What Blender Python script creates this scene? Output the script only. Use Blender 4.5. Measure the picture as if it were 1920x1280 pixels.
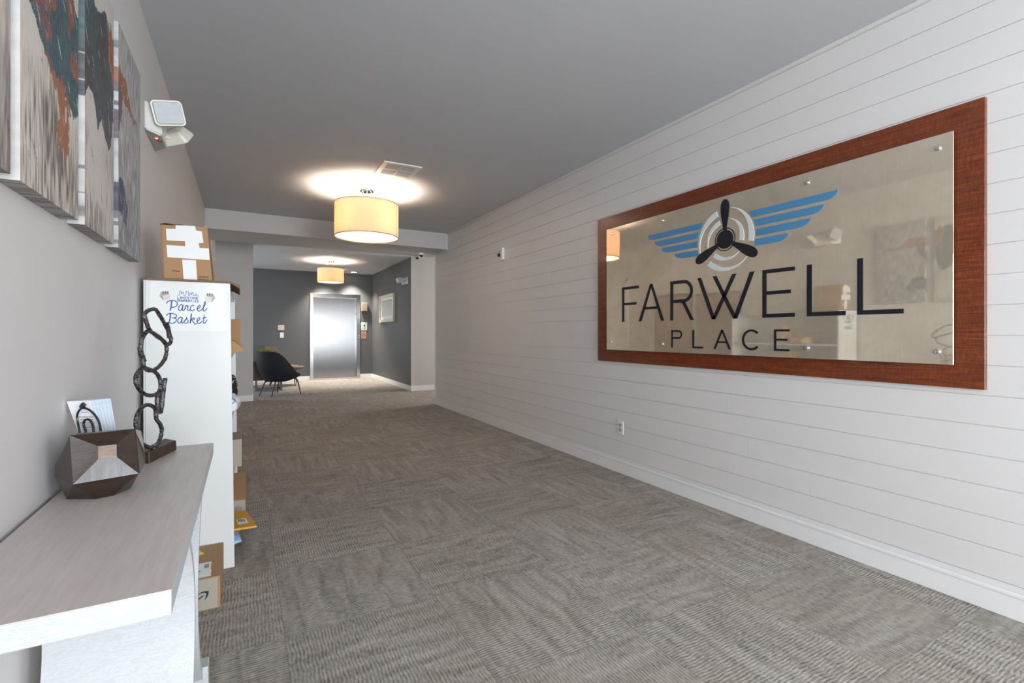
import bpy, bmesh, math, random
from mathutils import Vector, Matrix, noise

random.seed(7)
S = bpy.context.scene
for o in list(bpy.data.objects):
    bpy.data.objects.remove(o)
COL = S.collection

# ------------------------------------------------------------------ camera
F_PX, HORIZON, EYE = 906.0, 625.0, 1.175
YAW = math.atan((960 - 459) / F_PX)
cam = bpy.data.cameras.new('camera')
cam.sensor_width = 36
cam.lens = 36 * F_PX / 1920
cam.shift_y = (HORIZON - 640) / 1920
cam.clip_start = 0.02
cam_o = bpy.data.objects.new('camera', cam)
COL.objects.link(cam_o)
cam_o.location = (0, 0, EYE)
cam_o.rotation_euler = (math.pi / 2, 0, -YAW)
S.camera = cam_o

# ------------------------------------------------------------------ light + exposure
S.view_settings.view_transform = 'Standard'
S.view_settings.look = 'None'
S.view_settings.gamma = 1
S.view_settings.use_curve_mapping = False
S.view_settings.exposure = 0.54
w = bpy.data.worlds.new('world')
S.world = w
w.use_nodes = True
w.node_tree.nodes['Background'].inputs[0].default_value = (0.75, 0.87, 1.0, 1)
w.node_tree.nodes['Background'].inputs[1].default_value = 1.6

def area(name, loc, rot, sx, sy, power, col):
    l = bpy.data.lights.new(name, 'AREA')
    l.shape = 'RECTANGLE'
    l.size, l.size_y, l.energy, l.color = sx, sy, power, col
    o = bpy.data.objects.new(name, l)
    o.location, o.rotation_euler = loc, rot
    COL.objects.link(o)
    return o

# daylight through the glazed entrance behind the camera, the lobby window at the left
# plus added fill panels: two invented side windows, one in the side corridor
area('entrance_daylight', (1.5, -5.9, 1.3), (math.pi / 2, 0, 0), 2.2, 2.2, 250, (0.90, 0.955, 1.0))
area('added_side_fill', (2.70, -2.9, 1.35), (math.pi / 2, 0, math.pi / 2), 2.4, 1.9, 98, (0.95, 0.98, 1.0))  # unseen panel added to light the hall from the side
area('added_other_side_fill', (-0.36, -2.9, 1.35), (math.pi / 2, 0, -math.pi / 2), 2.4, 1.9, 98, (0.95, 0.98, 1.0))  # its added counterpart on the left
area('lobby_window_daylight', (-2.4, 11.3, 1.5), (math.pi / 2, 0, -math.pi / 2), 2.4, 1.8, 50, (0.84, 0.94, 1.0))
area('added_corridor_fill', (6.2, 8.65, 1.6), (math.pi / 2, 0, math.pi / 2), 1.5, 1.5, 60, (1.0, 0.93, 0.84))  # unseen fill added to brighten the corridor

# ------------------------------------------------------------------ helpers
def sv(v):
    return Vector(v)

def add_box(bm, lo, hi, bev=0.0, seg=2):
    x0, y0, z0 = lo
    x1, y1, z1 = hi
    vs = [bm.verts.new(p) for p in ((x0, y0, z0), (x1, y0, z0), (x1, y1, z0), (x0, y1, z0),
                                    (x0, y0, z1), (x1, y0, z1), (x1, y1, z1), (x0, y1, z1))]
    fs = [bm.faces.new([vs[i] for i in q]) for q in
          ((3, 2, 1, 0), (4, 5, 6, 7), (0, 1, 5, 4), (1, 2, 6, 5), (2, 3, 7, 6), (3, 0, 4, 7))]
    if bev > 0:
        es = list({e for f in fs for e in f.edges})
        bmesh.ops.bevel(bm, geom=es, offset=bev, segments=seg, affect='EDGES', profile=0.5)
    return vs

def add_hexa(bm, b, t):
    """b, t: four bottom and four top points, counter-clockwise seen from above"""
    vb = [bm.verts.new(p) for p in b]
    vt = [bm.verts.new(p) for p in t]
    bm.faces.new(vb[::-1]); bm.faces.new(vt)
    for i in range(4):
        j = (i + 1) % 4
        bm.faces.new((vb[i], vb[j], vt[j], vt[i]))

def add_prism(bm, pts, fn, d0, d1):
    """polygon pts (2-D) swept between depths d0 and d1; fn(u,v,d) gives the 3-D point"""
    a = [bm.verts.new(fn(p[0], p[1], d0)) for p in pts]
    b = [bm.verts.new(fn(p[0], p[1], d1)) for p in pts]
    bm.faces.new(a[::-1]); bm.faces.new(b)
    n = len(pts)
    for i in range(n):
        j = (i + 1) % n
        bm.faces.new((a[i], a[j], b[j], b[i]))

def add_lathe(bm, prof, c=(0, 0, 0), n=48, cap=True):
    rings = []
    for r, z in prof:
        rings.append([bm.verts.new((c[0] + r * math.cos(2 * math.pi * k / n), c[1] + r * math.sin(2 * math.pi * k / n), c[2] + z))
                      for k in range(n)])
    for a, b in zip(rings, rings[1:]):
        for k in range(n):
            j = (k + 1) % n
            bm.faces.new((a[k], a[j], b[j], b[k]))
    if cap:
        bm.faces.new(rings[0][::-1]); bm.faces.new(rings[-1])

def smooth_path(pts, closed=False, sub=5):
    P = [sv(p) for p in pts]
    n = len(P)
    out = []
    rng = range(n if closed else n - 1)
    for i in rng:
        if closed:
            p0, p1, p2, p3 = P[i - 1], P[i], P[(i + 1) % n], P[(i + 2) % n]
        else:
            p0, p1, p2, p3 = P[max(i - 1, 0)], P[i], P[i + 1], P[min(i + 2, n - 1)]
        for k in range(sub):
            t = k / sub
            out.append(0.5 * ((2 * p1) + (p2 - p0) * t + (2 * p0 - 5 * p1 + 4 * p2 - p3) * t * t
                              + (3 * p1 - p0 - 3 * p2 + p3) * t ** 3))
    if not closed:
        out.append(P[-1])
    return out

def add_tube(bm, path, r, n=10, closed=False, rough=0.0):
    m = len(path)
    rings = []
    up = Vector((0.13, 0.21, 0.97))
    for i, p in enumerate(path):
        a = path[i - 1] if (closed or i > 0) else path[0]
        b = path[(i + 1) % m] if (closed or i < m - 1) else path[-1]
        t = (b - a).normalized()
        s = t.cross(up)
        if s.length < 1e-3:
            s = t.cross(Vector((1, 0, 0)))
        s.normalize()
        q = s.cross(t).normalized()
        rr = r[i] if isinstance(r, (list, tuple)) else r
        ring = []
        for k in range(n):
            an = 2 * math.pi * k / n
            f = rr
            if rough:
                f *= 1 + rough * noise.noise((p + s * math.cos(an) * rr * 3 + q * math.sin(an) * rr * 3) * 90)
            ring.append(bm.verts.new(p + s * math.cos(an) * f + q * math.sin(an) * f))
        rings.append(ring)
    for i in range(m if closed else m - 1):
        a, b = rings[i], rings[(i + 1) % m]
        for k in range(n):
            j = (k + 1) % n
            bm.faces.new((a[k], a[j], b[j], b[k]))
    if not closed:
        bm.faces.new(rings[0][::-1]); bm.faces.new(rings[-1])

def add_stroke(bm, pts, width, fn, d0, d1, sm=0):
    """flat ribbon of given width along 2-D points, as a thin raised solid"""
    P = [(p[0], p[1], 0) for p in pts]
    path = smooth_path(P, sub=sm) if sm else [sv(p) for p in P]
    L, R = [], []
    m = len(path)
    for i, p in enumerate(path):
        a = path[max(i - 1, 0)]; b = path[min(i + 1, m - 1)]
        t = (b - a)
        t = t.normalized() if t.length > 1e-9 else Vector((1, 0, 0))
        nrm = Vector((-t.y, t.x, 0)) * width / 2
        if not sm and 0 < i < m - 1:                # mitre
            t1 = (p - a).normalized(); t2 = (b - p).normalized()
            bis = (t1 + t2)
            if bis.length > 1e-6:
                bis.normalize()
                nn = Vector((-bis.y, bis.x, 0))
                c = max(0.45, nn.dot(Vector((-t1.y, t1.x, 0))))
                nrm = nn * width / 2 / c
        L.append(p + nrm); R.append(p - nrm)
    rows = []
    for l, r in zip(L, R):
        rows.append([bm.verts.new(fn(l.x, l.y, d0)), bm.verts.new(fn(r.x, r.y, d0)),
                     bm.verts.new(fn(r.x, r.y, d1)), bm.verts.new(fn(l.x, l.y, d1))])
    for a, b in zip(rows, rows[1:]):
        for k in range(4):
            j = (k + 1) % 4
            bm.faces.new((a[k], a[j], b[j], b[k]))
    bm.faces.new(rows[0]); bm.faces.new(rows[-1][::-1])

def B():
    return bmesh.new()

def obj(name, bm, mat, parent=None, smooth=False, origin=None):
    """link the bmesh (built in world coordinates of the unrotated thing) as ONE mesh object"""
    if parent is not None:
        off = Vector(parent.location)
        pp = parent.parent
        while pp is not None:
            off = off + Vector(pp.location); pp = pp.parent
    else:
        off = Vector(origin) if origin is not None else Vector((0, 0, 0))
    bmesh.ops.recalc_face_normals(bm, faces=bm.faces[:])
    bmesh.ops.translate(bm, verts=bm.verts[:], vec=-off)
    me = bpy.data.meshes.new(name)
    bm.to_mesh(me); bm.free()
    if smooth:
        for p in me.polygons:
            p.use_smooth = True
        try:
            me.set_sharp_from_angle(angle=math.radians(38))
        except Exception:
            pass
    me.materials.append(mat)
    o = bpy.data.objects.new(name, me)
    COL.objects.link(o)
    if parent is not None:
        o.parent = parent
    elif origin is not None:
        o.location = origin
    return o

def tag(o, label, cat, group=None):
    o['label'] = label; o['category'] = cat
    if group:
        o['group'] = group
    return o

def thing(name, label, cat, loc, group=None):
    o = bpy.data.objects.new(name, None)
    o.empty_display_size = 0.05
    COL.objects.link(o)
    o.location = loc
    return tag(o, label, cat, group)

def struct(name, bm, mat, smooth=False):
    o = obj(name, bm, mat, None, smooth)
    o['kind'] = 'structure'
    return o

def dup(root, loc, label=None, rotz=None):
    r = root.copy(); COL.objects.link(r); r.location = loc
    if rotz is not None:
        r.rotation_euler = (0, 0, rotz)
    if label:
        r['label'] = label
    for ch in list(root.children):
        c = ch.copy(); COL.objects.link(c); c.parent = r
        for g in list(ch.children):
            d = g.copy(); COL.objects.link(d); d.parent = c
    return r

# ------------------------------------------------------------------ materials
class N:
    def __init__(s, name):
        s.m = bpy.data.materials.new(name); s.m.use_nodes = True
        s.t = s.m.node_tree; s.n = s.t.nodes; s.l = s.t.links
        s.bsdf = s.n['Principled BSDF']; s.out = s.n['Material Output']
    def add(s, typ, **kw):
        nd = s.n.new(typ)
        for k, v in kw.items():
            setattr(nd, k, v)
        return nd
    def put(s, sock, v):
        if hasattr(v, 'is_output') or isinstance(v, bpy.types.NodeSocket):
            s.l.new(v, sock)
        else:
            sock.default_value = v
    def math(s, op, a, b=0.0, c=None):
        nd = s.add('ShaderNodeMath', operation=op)
        s.put(nd.inputs[0], a); s.put(nd.inputs[1], b)
        if c is not None:
            s.put(nd.inputs[2], c)
        return nd.outputs[0]
    def mix(s, f, a, b, blend='MIX'):
        nd = s.add('ShaderNodeMix', data_type='RGBA', blend_type=blend)
        s.put(nd.inputs[0], f); s.put(nd.inputs[6], a); s.put(nd.inputs[7], b)
        return nd.outputs[2]
    def mixf(s, f, a, b):
        nd = s.add('ShaderNodeMix', data_type='FLOAT')
        s.put(nd.inputs[0], f); s.put(nd.inputs[2], a); s.put(nd.inputs[3], b)
        return nd.outputs[0]
    def noise(s, vec, scale, detail=3.0, rough=0.5, dist=0.0):
        nd = s.add('ShaderNodeTexNoise')
        if vec is not None:
            s.l.new(vec, nd.inputs['Vector'])
        nd.inputs['Scale'].default_value = scale
        nd.inputs['Detail'].default_value = detail
        nd.inputs['Roughness'].default_value = rough
        nd.inputs['Distortion'].default_value = dist
        return nd.outputs['Fac']
    def ramp(s, f, stops):
        nd = s.add('ShaderNodeValToRGB')
        s.l.new(f, nd.inputs[0])
        el = nd.color_ramp.elements
        while len(el) < len(stops):
            el.new(0.5)
        for e, (p, c) in zip(el, stops):
            e.position = p
            e.color = (c, c, c, 1) if isinstance(c, (int, float)) else (*c, 1)
        return nd.outputs[0]
    def pos(s):
        return s.add('ShaderNodeNewGeometry').outputs['Position']
    def objc(s):
        return s.add('ShaderNodeTexCoord').outputs['Object']
    def map(s, vec, scale=(1, 1, 1), rot=(0, 0, 0), loc=(0, 0, 0)):
        nd = s.add('ShaderNodeMapping')
        s.l.new(vec, nd.inputs[0])
        nd.inputs['Scale'].default_value = scale
        nd.inputs['Rotation'].default_value = rot
        nd.inputs['Location'].default_value = loc
        return nd.outputs[0]
    def bump(s, h, strength=0.2, dist=0.01):
        nd = s.add('ShaderNodeBump')
        nd.inputs['Strength'].default_value = strength
        nd.inputs['Distance'].default_value = dist
        s.l.new(h, nd.inputs['Height'])
        s.l.new(nd.outputs[0], s.bsdf.inputs['Normal'])
    def col(s, c):
        s.put(s.bsdf.inputs['Base Color'], c if not isinstance(c, tuple) or len(c) == 4 else (*c, 1))
    def set(s, **kw):
        for k, v in kw.items():
            s.bsdf.inputs[k.replace('_', ' ').title().replace('Ior', 'IOR')].default_value = v
        return s

def paint(name, col, rough=0.6, bump=0.05, scale=180, var=0.03):
    m = N(name)
    p = m.objc()
    f = m.noise(p, scale, 4)
    g = m.noise(p, 3.0, 2)
    m.col(m.mix(g, tuple(c * (1 - var) for c in col) + (1,), tuple(min(1, c * (1 + var)) for c in col) + (1,)))
    m.set(roughness=rough)
    if bump:
        m.bump(f, bump, 0.002)
    return m.m

def wood(name, dark, light, scale=(1, 1, 1), rough=0.35, grain=16, coat=0.0):
    m = N(name)
    p = m.map(m.objc(), scale)
    a = m.noise(p, grain, 6, 0.6, 0.6)
    b = m.noise(p, grain * 5, 3, 0.6)
    f = m.mixf(0.35, a, b)
    m.col(m.ramp(f, [(0.32, dark), (0.68, light)]))
    m.set(roughness=rough)
    if coat:
        m.bsdf.inputs['Coat Weight'].default_value = coat
    m.bump(b, 0.12, 0.002)
    return m.m

def metal(name, col, rough=0.3, var=0.0, scale=(1, 1, 1), aniso=0.0):
    m = N(name)
    if var:
        p = m.map(m.objc(), scale)
        f = m.noise(p, 6, 4)
        m.col(m.mix(f, tuple(c * (1 - var) for c in col) + (1,), (*col, 1)))
        m.put(m.bsdf.inputs['Roughness'], m.mixf(f, rough * 0.8, rough * 1.2))
    else:
        f = m.noise(m.objc(), 40, 2)
        m.col(m.mix(f, tuple(c * 0.96 for c in col) + (1,), (*col, 1)))
        m.bsdf.inputs['Roughness'].default_value = rough
    m.bsdf.inputs['Metallic'].default_value = 1
    if aniso:
        m.bsdf.inputs['Anisotropic'].default_value = aniso
    return m.m

def emit(name, col, strength):
    m = N(name)
    m.col(tuple(col))
    m.bsdf.inputs['Emission Color'].default_value = (*col, 1)
    m.bsdf.inputs['Emission Strength'].default_value = strength
    return m.m

M = {}
M['wall_left'] = paint('warm_grey_wall_paint', (0.60, 0.575, 0.57), 0.55)
M['wall_grey'] = paint('grey_wall_paint', (0.52, 0.515, 0.515), 0.55)
M['shiplap'] = paint('white_shiplap_paint', (0.71, 0.70, 0.695), 0.38, 0.03, 60)
M['trim'] = paint('white_trim_paint', (0.80, 0.80, 0.80), 0.35, 0.02)
M['ceiling'] = paint('grey_white_ceiling_paint', (0.535, 0.55, 0.575), 0.8)
M['accent'] = paint('charcoal_accent_paint', (0.098, 0.099, 0.104), 0.5)
M['white'] = paint('white_lacquer', (0.66, 0.67, 0.67), 0.25, 0.0)
M['plastic'] = paint('white_plastic', (0.78, 0.78, 0.75), 0.35, 0.0)
M['cream_plastic'] = paint('cream_plastic', (0.72, 0.70, 0.60), 0.35, 0.0)
M['grey_plastic'] = paint('grey_plastic', (0.42, 0.43, 0.40), 0.4, 0.0)
M['dark'] = paint('black_plastic', (0.012, 0.012, 0.013), 0.25, 0.0)
M['chrome'] = metal('polished_chrome', (0.85, 0.85, 0.86), 0.08)
M['nickel'] = metal('brushed_nickel', (0.6, 0.55, 0.45), 0.25)
M['black_ink'] = paint('black_vinyl', (0.008, 0.010, 0.017), 0.35, 0.0)
M['blue_vinyl'] = paint('sky_blue_vinyl', (0.075, 0.25, 0.46), 0.4, 0.0)
M['white_vinyl'] = paint('white_vinyl', (0.68, 0.72, 0.74), 0.4, 0.0)
M['blue_ink'] = paint('blue_ink', (0.010, 0.095, 0.31), 0.5, 0.0)
M['card'] = paint('corrugated_cardboard', (0.37, 0.215, 0.105), 0.8, 0.1, 90, 0.08)
M['card_dark'] = paint('dark_cardboard', (0.20, 0.12, 0.065), 0.85, 0.1, 90, 0.08)
M['card_grey'] = paint('greyish_cardboard', (0.36, 0.32, 0.26), 0.85, 0.1, 90, 0.08)
M['kraft'] = paint('kraft_paper', (0.45, 0.27, 0.13), 0.75, 0.3, 60, 0.1)
M['yellow_kraft'] = paint('golden_kraft_paper', (0.68, 0.34, 0.045), 0.6, 0.2, 60, 0.06)
M['paper'] = paint('white_paper', (0.78, 0.79, 0.80), 0.6, 0.0)
M['mailer'] = paint('white_poly_film', (0.72, 0.75, 0.78), 0.3, 0.3, 40, 0.05)
M['blue_film'] = paint('pale_blue_film', (0.38, 0.60, 0.80), 0.3, 0.4, 40, 0.12)
M['navy'] = paint('navy_ink', (0.010, 0.022, 0.055), 0.6, 0.0)
M['deep_blue'] = paint('deep_blue_film', (0.03, 0.14, 0.30), 0.35, 0.2, 40, 0.1)
M['tape'] = paint('clear_brown_tape', (0.46, 0.28, 0.13), 0.15, 0.0)
M['red_plastic'] = paint('dark_red_plastic', (0.18, 0.012, 0.02), 0.3, 0.0)
M['peach'] = paint('peach_enamel', (0.42, 0.24, 0.155), 0.45, 0.0)
M['rust_ink'] = paint('rust_ink', (0.22, 0.055, 0.025), 0.5, 0.0)
M['mint'] = paint('pale_mint_enamel', (0.46, 0.56, 0.48), 0.4, 0.0)
M['led'] = emit('red_indicator_led', (1.0, 0.12, 0.08), 4.0)
M['walnut'] = wood('dark_walnut', (0.008, 0.0045, 0.003), (0.048, 0.025, 0.015), (1, 1, 6), 0.3, 10, 0.3)
M['walnut_pale'] = wood('pale_walnut', (0.09, 0.05, 0.028), (0.24, 0.15, 0.095), (1, 1, 6), 0.35, 10, 0.3)  # paler tan walnut of the centre facet
M['walnut_sheen'] = wood('walnut_painted_sheen', (0.04, 0.036, 0.034), (0.15, 0.14, 0.135), (6, 1, 1), 0.16, 8, 1.0)  # window sheen on the lower facet, put into a greyer, paler colour
M['wood_base'] = wood('dark_rough_wood', (0.012, 0.007, 0.005), (0.075, 0.038, 0.022), (3, 1, 3), 0.5, 20)
M['frame_wood'] = wood('pale_white_wood', (0.52, 0.46, 0.38), (0.70, 0.64, 0.55), (1, 1, 4), 0.5, 20)
M['velvet_black'] = paint('black_upholstery', (0.007, 0.009, 0.014), 0.75, 0.1, 200)
M['taupe'] = paint('taupe_upholstery', (0.15, 0.105, 0.065), 0.7, 0.2, 200, 0.12)
M['leg_metal'] = metal('dark_leg_metal', (0.06, 0.05, 0.05), 0.4)
M['iron'] = metal('grey_iron', (0.10, 0.105, 0.115), 0.45)
M['brown_wood'] = wood('brown_wood', (0.035, 0.018, 0.008), (0.09, 0.045, 0.02), (1, 1, 4), 0.5, 12)
m = N('brushed_stainless')
f = m.noise(m.map(m.objc(), (40, 40, 0.8)), 3, 4)
m.col(m.mix(f, (0.31, 0.31, 0.32, 1), (0.41, 0.41, 0.41, 1)))
m.set(metallic=1.0, roughness=0.27, anisotropic=0.95)
tg = m.add('ShaderNodeTangent', direction_type='RADIAL', axis='Z')
m.l.new(tg.outputs[0], m.bsdf.inputs['Tangent'])
M['stainless'] = m.m
M['steel_frame'] = metal('stainless_frame', (0.55, 0.55, 0.55), 0.16)
M['grass_leaf'] = paint('yellow_green_leaf', (0.30, 0.38, 0.03), 0.5, 0.0, 100, 0.3)
M['bronze_mail'] = paint('bronze_anodised', (0.30, 0.185, 0.095), 0.4, 0.0)
M['mail_dark'] = paint('dark_mailbox_case', (0.05, 0.035, 0.022), 0.5, 0.0)
M['bronze_dark'] = metal('dark_bronze', (0.09, 0.065, 0.045), 0.4)

# top of the console: pinkish grey bleached oak
m = N('bleached_oak')
p = m.map(m.objc(), (14, 1.2, 14))
f = m.noise(p, 7, 5, 0.6, 0.3)
m.col(m.ramp(f, [(0.25, (0.50, 0.445, 0.415)), (0.75, (0.60, 0.55, 0.52))]))
m.set(roughness=0.38); m.bump(f, 0.06, 0.002)
M['oak_top'] = m.m
# whitewashed grained wood of the console
m = N('whitewashed_wood')
p = m.map(m.objc(), (2.2, 2.2, 9))
f = m.noise(p, 5, 6, 0.6, 1.4)
g = m.math('SINE', m.math('MULTIPLY', f, 60.0))
m.col(m.mix(m.math('MULTIPLY_ADD', g, 0.5, 0.5), (0.47, 0.485, 0.50, 1), (0.535, 0.55, 0.565, 1)))
m.set(roughness=0.4)
m.bump(g, 0.02, 0.002)
M['washed'] = m.m

# reddish sapele veneer of the sign board: figure runs along Y
m = N('sapele_veneer')
p = m.objc()
a = m.noise(m.map(p, (1, 1.2, 24)), 5, 6, 0.6, 0.5)
rip = m.noise(m.map(p, (1, 46, 10)), 2.6, 3, 0.6, 0.8)
f = m.mixf(0.38, a, rip)
m.col(m.ramp(f, [(0.30, (0.065, 0.011, 0.003)), (0.52, (0.165, 0.034, 0.008)), (0.72, (0.30, 0.080, 0.020))]))
m.set(roughness=0.36)
m.bsdf.inputs['Coat Weight'].default_value = 0.12
M['sapele'] = m.m

# brushed champagne plate: a sharp and a hazy gloss over a matt tint
m = N('champagne_plate')
p = m.pos()
cl = m.noise(p, 2.3, 5, 0.6, 0.4)
st = m.noise(m.map(p, (1, 60, 2)), 3, 3)
tint = m.mix(m.mixf(0.25, cl, st), (0.66, 0.56, 0.42, 1), (0.98, 0.90, 0.75, 1))
sh = m.add('ShaderNodeBsdfGlossy'); m.l.new(tint, sh.inputs['Color']); sh.inputs['Roughness'].default_value = 0.02
hz = m.add('ShaderNodeBsdfGlossy'); m.l.new(tint, hz.inputs['Color']); hz.inputs['Roughness'].default_value = 0.42
df = m.add('ShaderNodeBsdfDiffuse'); m.l.new(tint, df.inputs['Color'])
m1 = m.add('ShaderNodeMixShader'); m.l.new(m.mixf(cl, 0.02, 0.30), m1.inputs[0]); m.l.new(sh.outputs[0], m1.inputs[1]); m.l.new(hz.outputs[0], m1.inputs[2])
m2 = m.add('ShaderNodeMixShader'); m2.inputs[0].default_value = 0.24; m.l.new(m1.outputs[0], m2.inputs[1]); m.l.new(df.outputs[0], m2.inputs[2])
m.l.new(m2.outputs[0], m.out.inputs['Surface'])
M['plate'] = m.m

# carpet tiles, 0.61 m, quarter-turned, ribbed
m = N('ribbed_carpet_tiles')
sep = m.add('ShaderNodeSeparateXYZ'); m.l.new(m.pos(), sep.inputs[0])
TS = 0.61
gx = m.math('DIVIDE', m.math('SUBTRACT', sep.outputs[0], 0.135), TS)
gy = m.math('DIVIDE', m.math('SUBTRACT', sep.outputs[1], 0.23), TS)
ix, iy = m.math('FLOOR', gx), m.math('FLOOR', gy)
lx, ly = m.math('SUBTRACT', gx, ix), m.math('SUBTRACT', gy, iy)
par = m.math('FLOORED_MODULO', m.math('ADD', ix, iy), 2.0)
cid = m.add('ShaderNodeCombineXYZ'); m.l.new(ix, cid.inputs[0]); m.l.new(iy, cid.inputs[1])
wn = m.add('ShaderNodeTexWhiteNoise', noise_dimensions='2D'); m.l.new(cid.outputs[0], wn.inputs['Vector'])
u = m.mixf(par, lx, ly); v = m.mixf(par, ly, lx)
off = m.math('MULTIPLY', wn.outputs['Value'], 37.0)
uv = m.add('ShaderNodeCombineXYZ'); m.l.new(u, uv.inputs[0]); m.l.new(v, uv.inputs[1]); m.l.new(off, uv.inputs[2])
wob = m.noise(m.map(uv.outputs[0], (3.0, 5.0, 1)), 1.6, 2)
rib = m.math('SINE', m.math('MULTIPLY_ADD', wob, 9.0, m.math('MULTIPLY', u, 2 * math.pi * 48)))
seg = m.noise(m.map(uv.outputs[0], (84, 21, 1)), 1.0, 4, 0.65)
fib = m.noise(m.pos(), 420, 2)
band = m.noise(m.map(uv.outputs[0], (2.0, 13, 1)), 1.1, 2, 0.5, 0.7)
h = m.math('ADD', m.math('MULTIPLY', m.math('MULTIPLY_ADD', rib, 0.5, 0.5), 0.20), m.math('MULTIPLY', seg, 0.95))
h2 = m.math('ADD', m.math('MULTIPLY', fib, 0.30), m.math('ADD', h, m.math('MULTIPLY', m.math('SUBTRACT', band, 0.5), 0.55)))
c1 = m.ramp(h2, [(0.36, (0.120, 0.105, 0.092)), (0.62, (0.285, 0.258, 0.233)), (0.98, (0.52, 0.48, 0.44))])
stain = m.noise(m.pos(), 1.7, 4, 0.6)
c2 = m.mix(m.math('MULTIPLY', m.math('SUBTRACT', stain, 0.42), 0.9), c1, (0.27, 0.215, 0.155, 1))
ex = m.math('MINIMUM', m.math('MINIMUM', lx, m.math('SUBTRACT', 1.0, lx)), m.math('MINIMUM', ly, m.math('SUBTRACT', 1.0, ly)))
seam = m.math('LESS_THAN', ex, 0.005)
tv = m.math('MULTIPLY_ADD', wn.outputs['Value'], 0.10, 0.95)
sc = m.add('ShaderNodeVectorMath', operation='SCALE'); m.l.new(c2, sc.inputs[0]); m.l.new(tv, sc.inputs['Scale'])
m.col(m.mix(m.math('MULTIPLY', seam, 0.18), sc.outputs[0], (0.09, 0.08, 0.07, 1)))
m.set(roughness=0.95)
m.bsdf.inputs['Specular IOR Level'].default_value = 0.15
m.bump(h2, 0.8, 0.004)
M['carpet'] = m.m

# fabric shade lit from inside
def shade_mat(name, col, tr):
    m = N(name)
    f = m.noise(m.map(m.objc(), (1, 1, 1)), 300, 2)
    c = m.mix(f, tuple(x * 0.94 for x in col) + (1,), (*col, 1))
    d = m.add('ShaderNodeBsdfDiffuse'); m.l.new(c, d.inputs['Color'])
    t = m.add('ShaderNodeBsdfTranslucent'); m.l.new(c, t.inputs['Color'])
    x = m.add('ShaderNodeMixShader'); x.inputs[0].default_value = tr
    m.l.new(d.outputs[0], x.inputs[1]); m.l.new(t.outputs[0], x.inputs[2])
    m.l.new(x.outputs[0], m.out.inputs['Surface'])
    return m.m
M['shade'] = shade_mat('cream_fabric_shade', (0.90, 0.70, 0.52), 0.23)
M['diffuser'] = shade_mat('opal_diffuser', (0.93, 0.90, 0.84), 0.6)
M['seam'] = paint('tan_seam', (0.40, 0.27, 0.15), 0.7, 0.0)
M['bulb'] = emit('lit_bulb', (1.0, 0.86, 0.64), 12.0)
M['downlight'] = emit('lit_downlight_lens', (1.0, 0.95, 0.86), 18.0)
m = N('clear_lens')
m.col((0.46, 0.50, 0.52)); m.set(roughness=0.15)
wv = m.math('SINE', m.math('MULTIPLY', m.add('ShaderNodeSeparateXYZ').outputs[0], 1.0))
m.n.remove([x for x in m.n if x.type == 'MATH'][0]); m.n.remove([x for x in m.n if x.type == 'SEPXYZ'][0])
m.bump(m.noise(m.map(m.objc(), (30, 30, 160)), 3, 1), 0.35, 0.004)
M['lens'] = m.m
m = N('framed_print')
sp = m.add('ShaderNodeSeparateXYZ'); m.l.new(m.objc(), sp.inputs[0])
f = m.noise(m.map(m.objc(), (1, 2, 7)), 3, 4)
m.col(m.mix(f, (0.36, 0.37, 0.37, 1), (0.55, 0.53, 0.49, 1)))
m.set(roughness=0.06)
M['print'] = m.m

# ------------------------------------------------------------------ room shell
XL, XR = -0.435, 2.775
CZ = 2.738
YB = -6.0
YS = 9.55
YE = 13.1
XA = 2.975

bm = B(); add_box(bm, (-3.1, YB - 0.2, -0.1), (6.6, YE + 0.45, 0)); struct('floor', bm, M['carpet'])
bm = B(); add_box(bm, (-3.1, YB - 0.2, CZ), (6.6, YE + 0.45, CZ + 0.12)); struct('ceiling', bm, M['ceiling'])
def wall_with_added_window(x0, x1):
    # wall behind the viewer with an invented window opening for the side fill
    bm = B()
    add_box(bm, (x0, YB - 0.1, 0), (x1, -4.2, CZ))
    add_box(bm, (x0, -1.6, 0), (x1, -1.0, CZ))
    add_box(bm, (x0, -4.2, 0), (x1, -1.6, 0.4)); add_box(bm, (x0, -4.2, 2.3), (x1, -1.6, CZ))
    return bm
def added_window_frame(x0, x1):
    bm = B()
    for y in (-4.2, -2.93, -1.66):
        add_box(bm, (x0, y, 0.4), (x1, y + 0.06, 2.3))
    add_box(bm, (x0, -4.2, 0.4), (x1, -1.6, 0.46)); add_box(bm, (x0, -4.2, 2.24), (x1, -1.6, 2.3))
    return bm
bm = wall_with_added_window(XL - 0.12, XL); add_box(bm, (XL - 0.12, -1.0, 0), (XL, YS, CZ)); struct('wall_left', bm, M['wall_left'])
struct('added_window_1', added_window_frame(XL - 0.10, XL - 0.04), M['bronze_dark'])  # both frames are invented to go with the added side fill
struct('added_window_2', added_window_frame(XR + 0.04, XR + 0.10), M['bronze_dark'])
struct('wall_right_rear', wall_with_added_window(XR, XR + 0.14), M['wall_grey'])

# right wall: shiplap boards with real grooves, one profile swept along Y
bm = B()
PITCH, GAP, Z0 = 0.1288, 0.0032, 0.137
prof = [(XR, 0.0)]
z = Z0 - PITCH
zs = []
while z < CZ:
    if z > 0.01 and z < CZ - 0.01:
        zs.append(z)
    z += PITCH
for z in zs:
    prof += [(XR, z - GAP / 2), (XR + 0.005, z - GAP / 2), (XR + 0.005, z + GAP / 2), (XR, z + GAP / 2)]
prof += [(XR, CZ), (XR + 0.14, CZ), (XR + 0.14, 0)]
add_prism(bm, [(a, b) for a, b in prof], lambda a, b, d: (a, d, b), -1.0, 7.655)
struct('wall_right', bm, M['shiplap'])
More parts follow.
